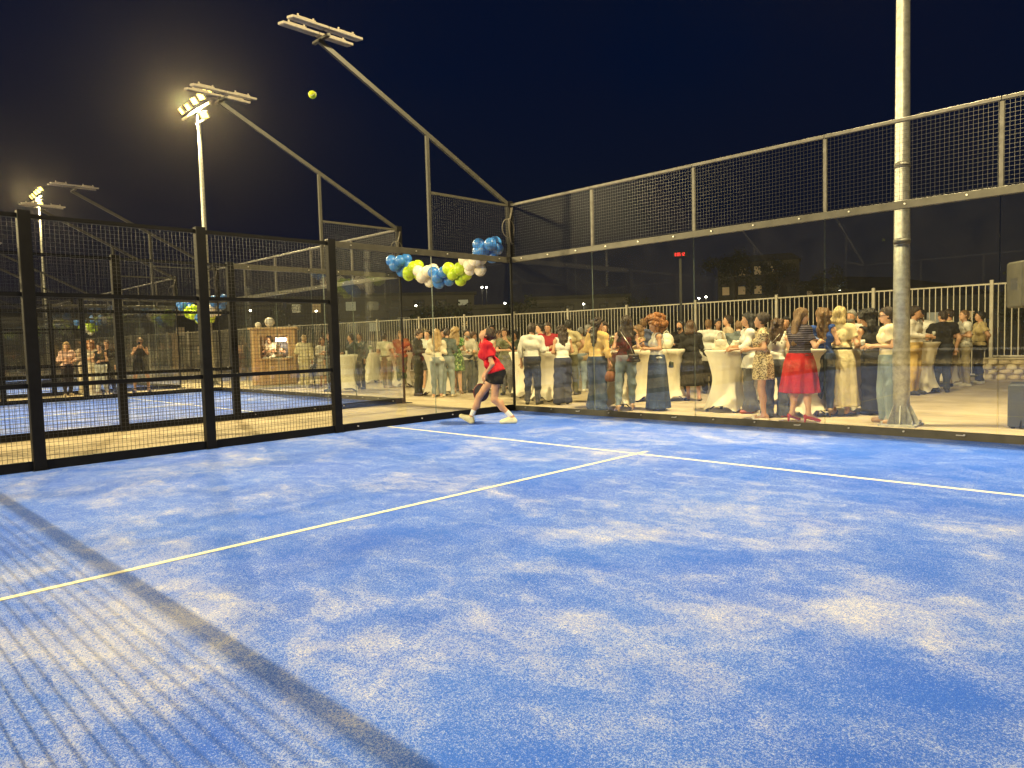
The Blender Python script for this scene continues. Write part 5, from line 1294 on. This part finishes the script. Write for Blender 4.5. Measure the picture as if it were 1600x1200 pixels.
add('jeans_703', 'person in dark teal top and light jeans leaning in next to the long blond hair', 701, 620, 170, 1.74, 'f', ('short', 'dark'), ('long', P(.05, .075, .07)), ('jeans', D(.22, .26, .26)), ('sneaker', (.5, .42, .28)), ('bent', 'bent'), (-20, -10), lean=.12, tone='tan', seed=47)
add('phone_man', 'man in black top and olive trousers reading his phone by the second court corner', 655, 618, 75, 1.76, 'm', ('short', 'dark'), ('long', P(.035, .036, .032), .90), (B, P(.05, .05, .03)), ('sneaker', (.06, .04, .03)), ('bent', 'bent'), (0, -30), vox=.014, tone='fair', seed=48)
add('shorts_m', 'man in a pale patterned shirt and shorts hidden behind the phone reader', 669, 612, -20, 1.76, 'm', ('short', 'dark'), ('shirt', ('print', (.55, .58, .52))), ('shorts', P(.05, .05, .05)), ('sneaker', WS), ('bent', 'bent'), (0, -10), tone='fair', seed=49)
add('teal_693', 'dark haired man in a dark jacket talking across the table behind the long blond hair', 694, 608, 20, 1.78, 'm', ('short', 'dark'), ('jacket', P(.04, .055, .055)), (B, BLK), ('sneaker', BS), ('bent', 'bent'), (0, -5), tone='tan', seed=50)
add('dark_706', 'woman in dark flared trousers between pale jeans and green dress', 708, 611, 20, 1.66, 'f', ('wavy', 'brown'), ('blouse', CREAM), ('flare', BLK), ('flat', BS), ('bent', 'bent'), (0, 0), tone='tan', seed=51)
# seen through the second court's glass
add('olive_white', 'young man from behind in a cream t-shirt and olive chinos through the second court glass', 606, 606, 165, 1.72, 'm', ('short', 'dark'), (T, P(.62, .58, .42), .86), ('trousers', P(.13, .12, .06)), ('sneaker', (.35, .25, .18)), ('bent', 'bent'), (40, 0), tone='tan', seed=52)
add('rust', 'blond man in a rust red t-shirt and green trousers through the second court glass', 628, 605, -10, 1.80, 'm', ('short', 'blond'), (T, P(.30, .09, .04)), ('trousers', P(.09, .12, .06)), ('sneaker', (.45, .45, .4)), ('bent', 'pocket'), (0, 0), tone='fair', seed=53)
add('suit_548', 'man in profile in a dark open jacket seen through the second court glass', 552, 609, -60, 1.72, 'm', ('short', 'dark'), ('jacket', P(.04, .045, .045), .80), ('trousers', P(.03, .035, .045)), ('sneaker', BS), ('down', 'bent'), (-15, 0), tone='tan', seed=54)
add('grey_563', 'man in a slate jacket standing right behind the open jacket', 564, 608, -40, 1.76, 'm', ('short', 'dark'), ('jacket', P(.07, .08, .085), .82), ('trousers', P(.035, .035, .045)), ('sneaker', BS), ('down', 'down'), (0, 0), tone='tan', seed=55)
add('beige_475', 'man in an all beige outfit beside the kiosk', 477, 606, 170, 1.76, 'm', ('short', 'blond'), ('shirt', P(.50, .44, .26), .78), ('trousers', P(.42, .36, .20)), ('sneaker', WS), ('bent', 'down'), (30, 0), tone='tan', seed=56)
add('red_507', 'woman in a white wrap top next to the dark suit by the black post', 506, 604, 20, 1.66, 'f', ('bob', 'brown'), ('blouse', WHITE, .72), ('skirt', P(.42, .36, .26), .40, .22), ('heel', (.2, .1, .05)), ('bent', 'bent'), (0, 0), tone='tan', seed=57)
add('suit_518', 'man in a black suit standing against the black corner post of the first court', 519, 612, -60, 1.78, 'm', ('short', 'brown'), ('jacket', BLK, .82), ('trousers', P(.02, .022, .03)), ('sneaker', BS), ('bent', 'down'), (0, 0), tone='tan', seed=58)
add('server', 'kiosk attendant in a dark apron behind the serving hatch', 0, 0, 0, 1.70, 'm', ('short', 'dark'), (T, P(.05, .05, .06)), (B, BLK), ('sneaker', BS), ('bent', 'table'), (0, -10), tone='tan', seed=59, pos=kw(1.15, .62)[:2], z0=.12, group='kiosk staff')
add('server2', 'second attendant in a cream t-shirt at the end of the kiosk away from the lamp', 0, 0, -30, 1.68, 'f', ('bun', 'dark'), (T, CREAM), (B, BLK), ('sneaker', BS), ('bent', 'bent'), (0, -15), tone='tan', seed=60, pos=kw(.55, .75)[:2], z0=.12, group='kiosk staff')
# on the strip between the second and third courts
GS = 'guests on the strip between the courts'
add('pink', 'long haired blond woman in pale pink blouse and black trousers beyond the second court', 107, 619, 10, 1.72, 'f', ('long', 'blond'), ('blouse', P(.62, .42, .34)), ('trousers', P(.02, .016, .02)), ('sneaker', (.55, .45, .3)), ('bent', 'bent'), (0, 0), tone='fair', seed=61, group=GS)
add('red_138', 'auburn woman in a white blouse half hidden by a court post', 137, 616, 20, 1.78, 'f', ('bun', 'ginger'), ('blouse', P(.60, .48, .36)), ('wide', P(.62, .54, .38)), ('flat', WS), ('fold', 'fold'), (0, 0), tone='fair', seed=62, group=GS)
add('red_147', 'auburn woman in a white top and wide cream trousers with crossed arms', 148, 618, 15, 1.76, 'f', ('wavy', 'ginger'), ('tank', P(.66, .58, .46)), ('wide', P(.66, .58, .42)), ('sneaker', WS), ('crossed', 'bent'), (-10, 0), tone='fair', seed=63, group=GS)
add('dark_159', 'dark haired woman in a black top and pale jeans hugging the cream trousers', 160, 618, -30, 1.66, 'f', ('wavy', 'dark'), ('tank', BLK), ('slim', D(.45, .46, .42)), ('sneaker', WS), ('bent', 'bent'), (0, 0), tone='fair', seed=64, step=.12, group=GS)
add('black_172', 'person in a long black coat beside the group on the strip', 174, 616, -35, 1.76, 'm', ('short', 'brown'), ('jacket', BLK, .62), ('trousers', BLK), ('sneaker', BS), ('down', 'face'), (0, 0), tone='fair', seed=65, group=GS)
add('black_222', 'woman in a sleeveless black playsuit holding a phone up to her face', 222, 613, 0, 1.82, 'f', ('bun', 'light'), ('tank', P(.02, .02, .02)), ('shorts', P(.02, .02, .02), .50), ('boot', BS), ('face', 'face'), (0, -20), tone='tan', stance=.16, seed=66, group=GS)

# ------------------------------------------------------------------ the player
HRp = rot('X', R_(46))
pj = dict(hips=((-.085, -.10, .80), (.085, -.08, .80)), kn=((-.10, -.06, .40), (.09, .19, .44)), an=((-.10, -.34, .105), (.09, .33, .115)),
          toe=((-.12, -.17, .034), (.11, .50, .125)), heel=((-.10, -.385, .05), (.09, .315, .045)), sh=((-.165, .04, 1.285), (.165, .08, 1.285)),
          el=((-.235, -.04, .985), (.24, -.02, 1.00)), wr=((-.215, .09, .80), (.19, .10, .80)), neck=(0, .075, 1.32), nk=(0, .115, 1.375), waist=(0, -.03, 1.0), chest=(0, .035, 1.165), pelvis=(0, -.10, .865),
          HR=HRp, Yf=np.array((0, .96, -.26)), up=np.array((0, .25, .968)), hem=(0, -.06, .845), topz=.93, socks=True, tilt=(False, True),
          shortcut=(((-.09, -.085, .66), (0, .1, -.9)), ((.09, .0, .66), (.0, .50, -.86))))
pl = person('padel player in red t-shirt and black shorts striding by the glass corner, head back', 768, 662, -90, 1.74, 'f', ('bun', 'dark'), (T, P(.50, .013, .026)), ('shorts', P(.014, .013, .013)), ('sneaker', (.74, .70, .44)),
            ('down', 'down'), (0, 0), build=1.13, vox=.010, loose=.006, bust=.046, tone='tan', seed=99, joints=pj, group='players', z0=.006)
mk = MB().add([(-.192, -.085, .665), (-.192, -.065, .665), (-.192, -.07, .69), (-.192, -.085, .69)], [(0, 1, 2, 3)])
def racket():
    w_ = pl['world']; hnd = w_((.19, .09, .72))
    r = thing('padel_racket', 'dark padel racket hanging from the player\'s far hand', 'racket', tuple(hnd), pl['rz'])
    m = MB(); m.tube([(0, 0, .06), (0, .02, -.08)], .016, 8); m.build('grip', mat('grip_tape', (.03, .03, .03), .8), r)
    m = MB(); n = 28; c = np.array((0, .07, -.22)); vs = []
    for x in (-.019, .019):
        for k in range(n):
            t = 2*math.pi*k/n; vs.append((x, c[1]+.115*math.cos(t), c[2]+.135*math.sin(t)))
    m.add(vs, [tuple(range(n)), tuple(range(2*n-1, n-1, -1))]+[(k, n+k, n+(k+1) % n, (k+1) % n) for k in range(n)]); m.build('racket_face', mat('racket_carbon', (.05, .05, .055), .3), r)
    m = MB(); m.tube([(0, c[1]+.118*math.cos(t), c[2]+.138*math.sin(t)) for t in np.linspace(0, 2*math.pi, 30)], .019, 8); m.build('racket_frame', mat('racket_trim', (.12, .02, .02), .3), r)
    m = MB(); m.tube([(0, .0, -.07), (0, -.02, -.14)], .011, 6); m.tube([(0, .03, -.07), (0, .08, -.13)], .011, 6); m.build('throat', MATS['racket_carbon'], r)
racket()

# ------------------------------------------------------------------ things in people's hands
def held(key, hand, fn):
    i = info[key]; p, d = i['J']['hand%d' % hand]; return fn(i['world'](p), i['rz'])
phm = mat('phone_black', (.02, .02, .022), .2)
def phone(label, tilt=60):
    def f(p, rz):
        r = thing('smartphone', label, 'phone', tuple(p+np.array((0, 0, .02))), rz, 'phones held by guests'); r.rotation_euler = (R_(tilt), 0, rz)
        MB().bbox(-.036, .036, -.004, .004, -.06, .09, .003).build('phone_case', phm, r)
        MB().box(-.032, .032, -.0058, -.0046, -.054, .084).build('phone_screen', emit('phone_glow', (.6, .75, .9), .5), r)
    return f
held('phone_man', 1, phone('black phone held by the man reading by the second court corner'))
held('ginger', 1, phone('phone in the hands of the woman with ginger curls'))
held('red_skirt', 0, phone('phone in the hands of the woman in the red skirt'))
held('phone_w', 0, phone('phone held up by the woman in the royal blue tank top', 10))
held('black_222', 1, phone('phone in front of the face of the woman in the black playsuit', 0))
held('white_back', 1, phone('phone held by the man in the untucked white shirt'))
def cup(label):
    def f(p, rz):
        r = thing('wine_glass', label, 'glass', tuple(p-np.array((0, 0, .06))), rz, 'glasses held by guests')
        MB().lathe([(.001, 0), (.030, 0), (.030, .003), (.005, .006), (.004, .065), (.022, .085), (.034, .11), (.030, .155), (.028, .155), (.030, .11), (.018, .09), (.001, .085)], 14).build('bowl', glassy, r)
        MB().lathe([(.001, .091), (.020, .093), (.0285, .112), (.001, .112)], 12).build('drink', amber, r)
    return f
for k, h, l in (('grey_beard', 1, 'glass held by the man with the grey beard'), ('glasses_w', 1, 'glass held by the woman in glasses'), ('shirt_back', 1, 'glass held by the man in the white dress shirt'), ('khaki', 0, 'glass held by the man in khaki trousers'),
                ('handbag_w', 0, 'glass held by the woman in the apricot top'), ('m_730', 1, 'glass held by the man with the round face'), ('rust', 0, 'glass held by the man in the rust red t-shirt'), ('red_polo', 1, 'glass held by the man in the dark red t-shirt'),
                ('black_tee', 0, 'glass held by the man in the black t-shirt'), ('tan_polo', 1, 'glass held by the man in the sand coloured t-shirt')): held(k, h, cup(l))
wov = mat('woven_brown', (.20, .075, .03), .7, 0, .45, 90, .8, 90)
def hang(p, rz):
    r = thing('woven_handbag', 'round woven brown handbag hanging from the hand of the apricot top woman', 'handbag', tuple(p-np.array((0, 0, .27))), rz+.6)
    MB().ball((0, 0, .10), (.15, .065, .105), 22, 14).build('bag_body', wov, r)
    MB().tube([(.085*math.cos(t), 0, .16+.12*math.sin(t)) for t in np.linspace(0, math.pi, 14)], .008, 6).build('handle', mat('bag_handle', (.14, .05, .02), .4), r)
held('handbag_w', 1, hang)
def shoulder(key, label, off, m, w=.24, h=.16):
    i = info[key]; p = i['world'](off); handbag(label, 'handbag', tuple(p), i['rz'], w, h, .07, m, False)
    q = thing('bag_strap', 'thin chain strap of the bag: '+label.split(' on ')[0], 'strap', (0, 0, 0))
    a = i['world']((off[0], off[1]-.02, off[2]+h*.8)); b_ = i['world']((off[0]*-.55, -.13, 1.47)); c = i['world']((off[0]*.6, -.16, 1.20)); MB().tube([a, c, b_], .005, 5).build('strap', steel, q)
blk_l = mat('black_leather', (.02, .018, .018), .35, 0, .1, 20, .2, 80)
shoulder('ripped', 'black shoulder bag on the hip of the ripped jeans woman', (.15, -.16, .90), blk_l)
shoulder('ginger', 'dark green box bag on the back of the denim skirt', (-.03, -.27, .80), mat('green_leather', (.02, .03, .015), .35), .13, .12)
shoulder('red_bag_w', 'red bag on the side of the dark flared trousers', (-.20, .0, 1.0), mat('red_leather', (.45, .02, .03), .4), .20, .22)
paper = mat('paper_bag', (.62, .52, .40), .85, 0, .1, 10)
g_ = at(1362, 636); pb = thing('gift_bag', 'pale paper gift bag standing on the concrete by the black outfit', 'paper bag', (g_[0], g_[1], 0), .7)
MB().bbox(-.13, .13, -.05, .05, 0, .32, .004).build('bag_body', paper, pb)
for y in (-.045, .045): MB().tube([(.05*math.cos(t), y, .32+.08*math.sin(t)) for t in np.linspace(0, math.pi, 9)], .004, 5).build('handle', paper, pb)

# ------------------------------------------------------------------ thin haze volume added to imitate lens glare round the lamps
hm = bpy.data.materials.new('glare_haze'); hm.use_nodes = True; ht = hm.node_tree; ht.nodes.clear()
ho = N(ht, 'ShaderNodeOutputMaterial'); hv_ = N(ht, 'ShaderNodeVolumePrincipled'); hv_.inputs['Color'].default_value = (1.0, .90, .74, 1)
hv_.inputs['Density'].default_value = 0.00011; hv_.inputs['Anisotropy'].default_value = .88; ht.links.new(hv_.outputs[0], ho.inputs['Volume'])
hz_o = MB().box(-420, 420, -420, 420, -1.8, 34).build('haze', hm); hz_o['kind'] = 'stuff'
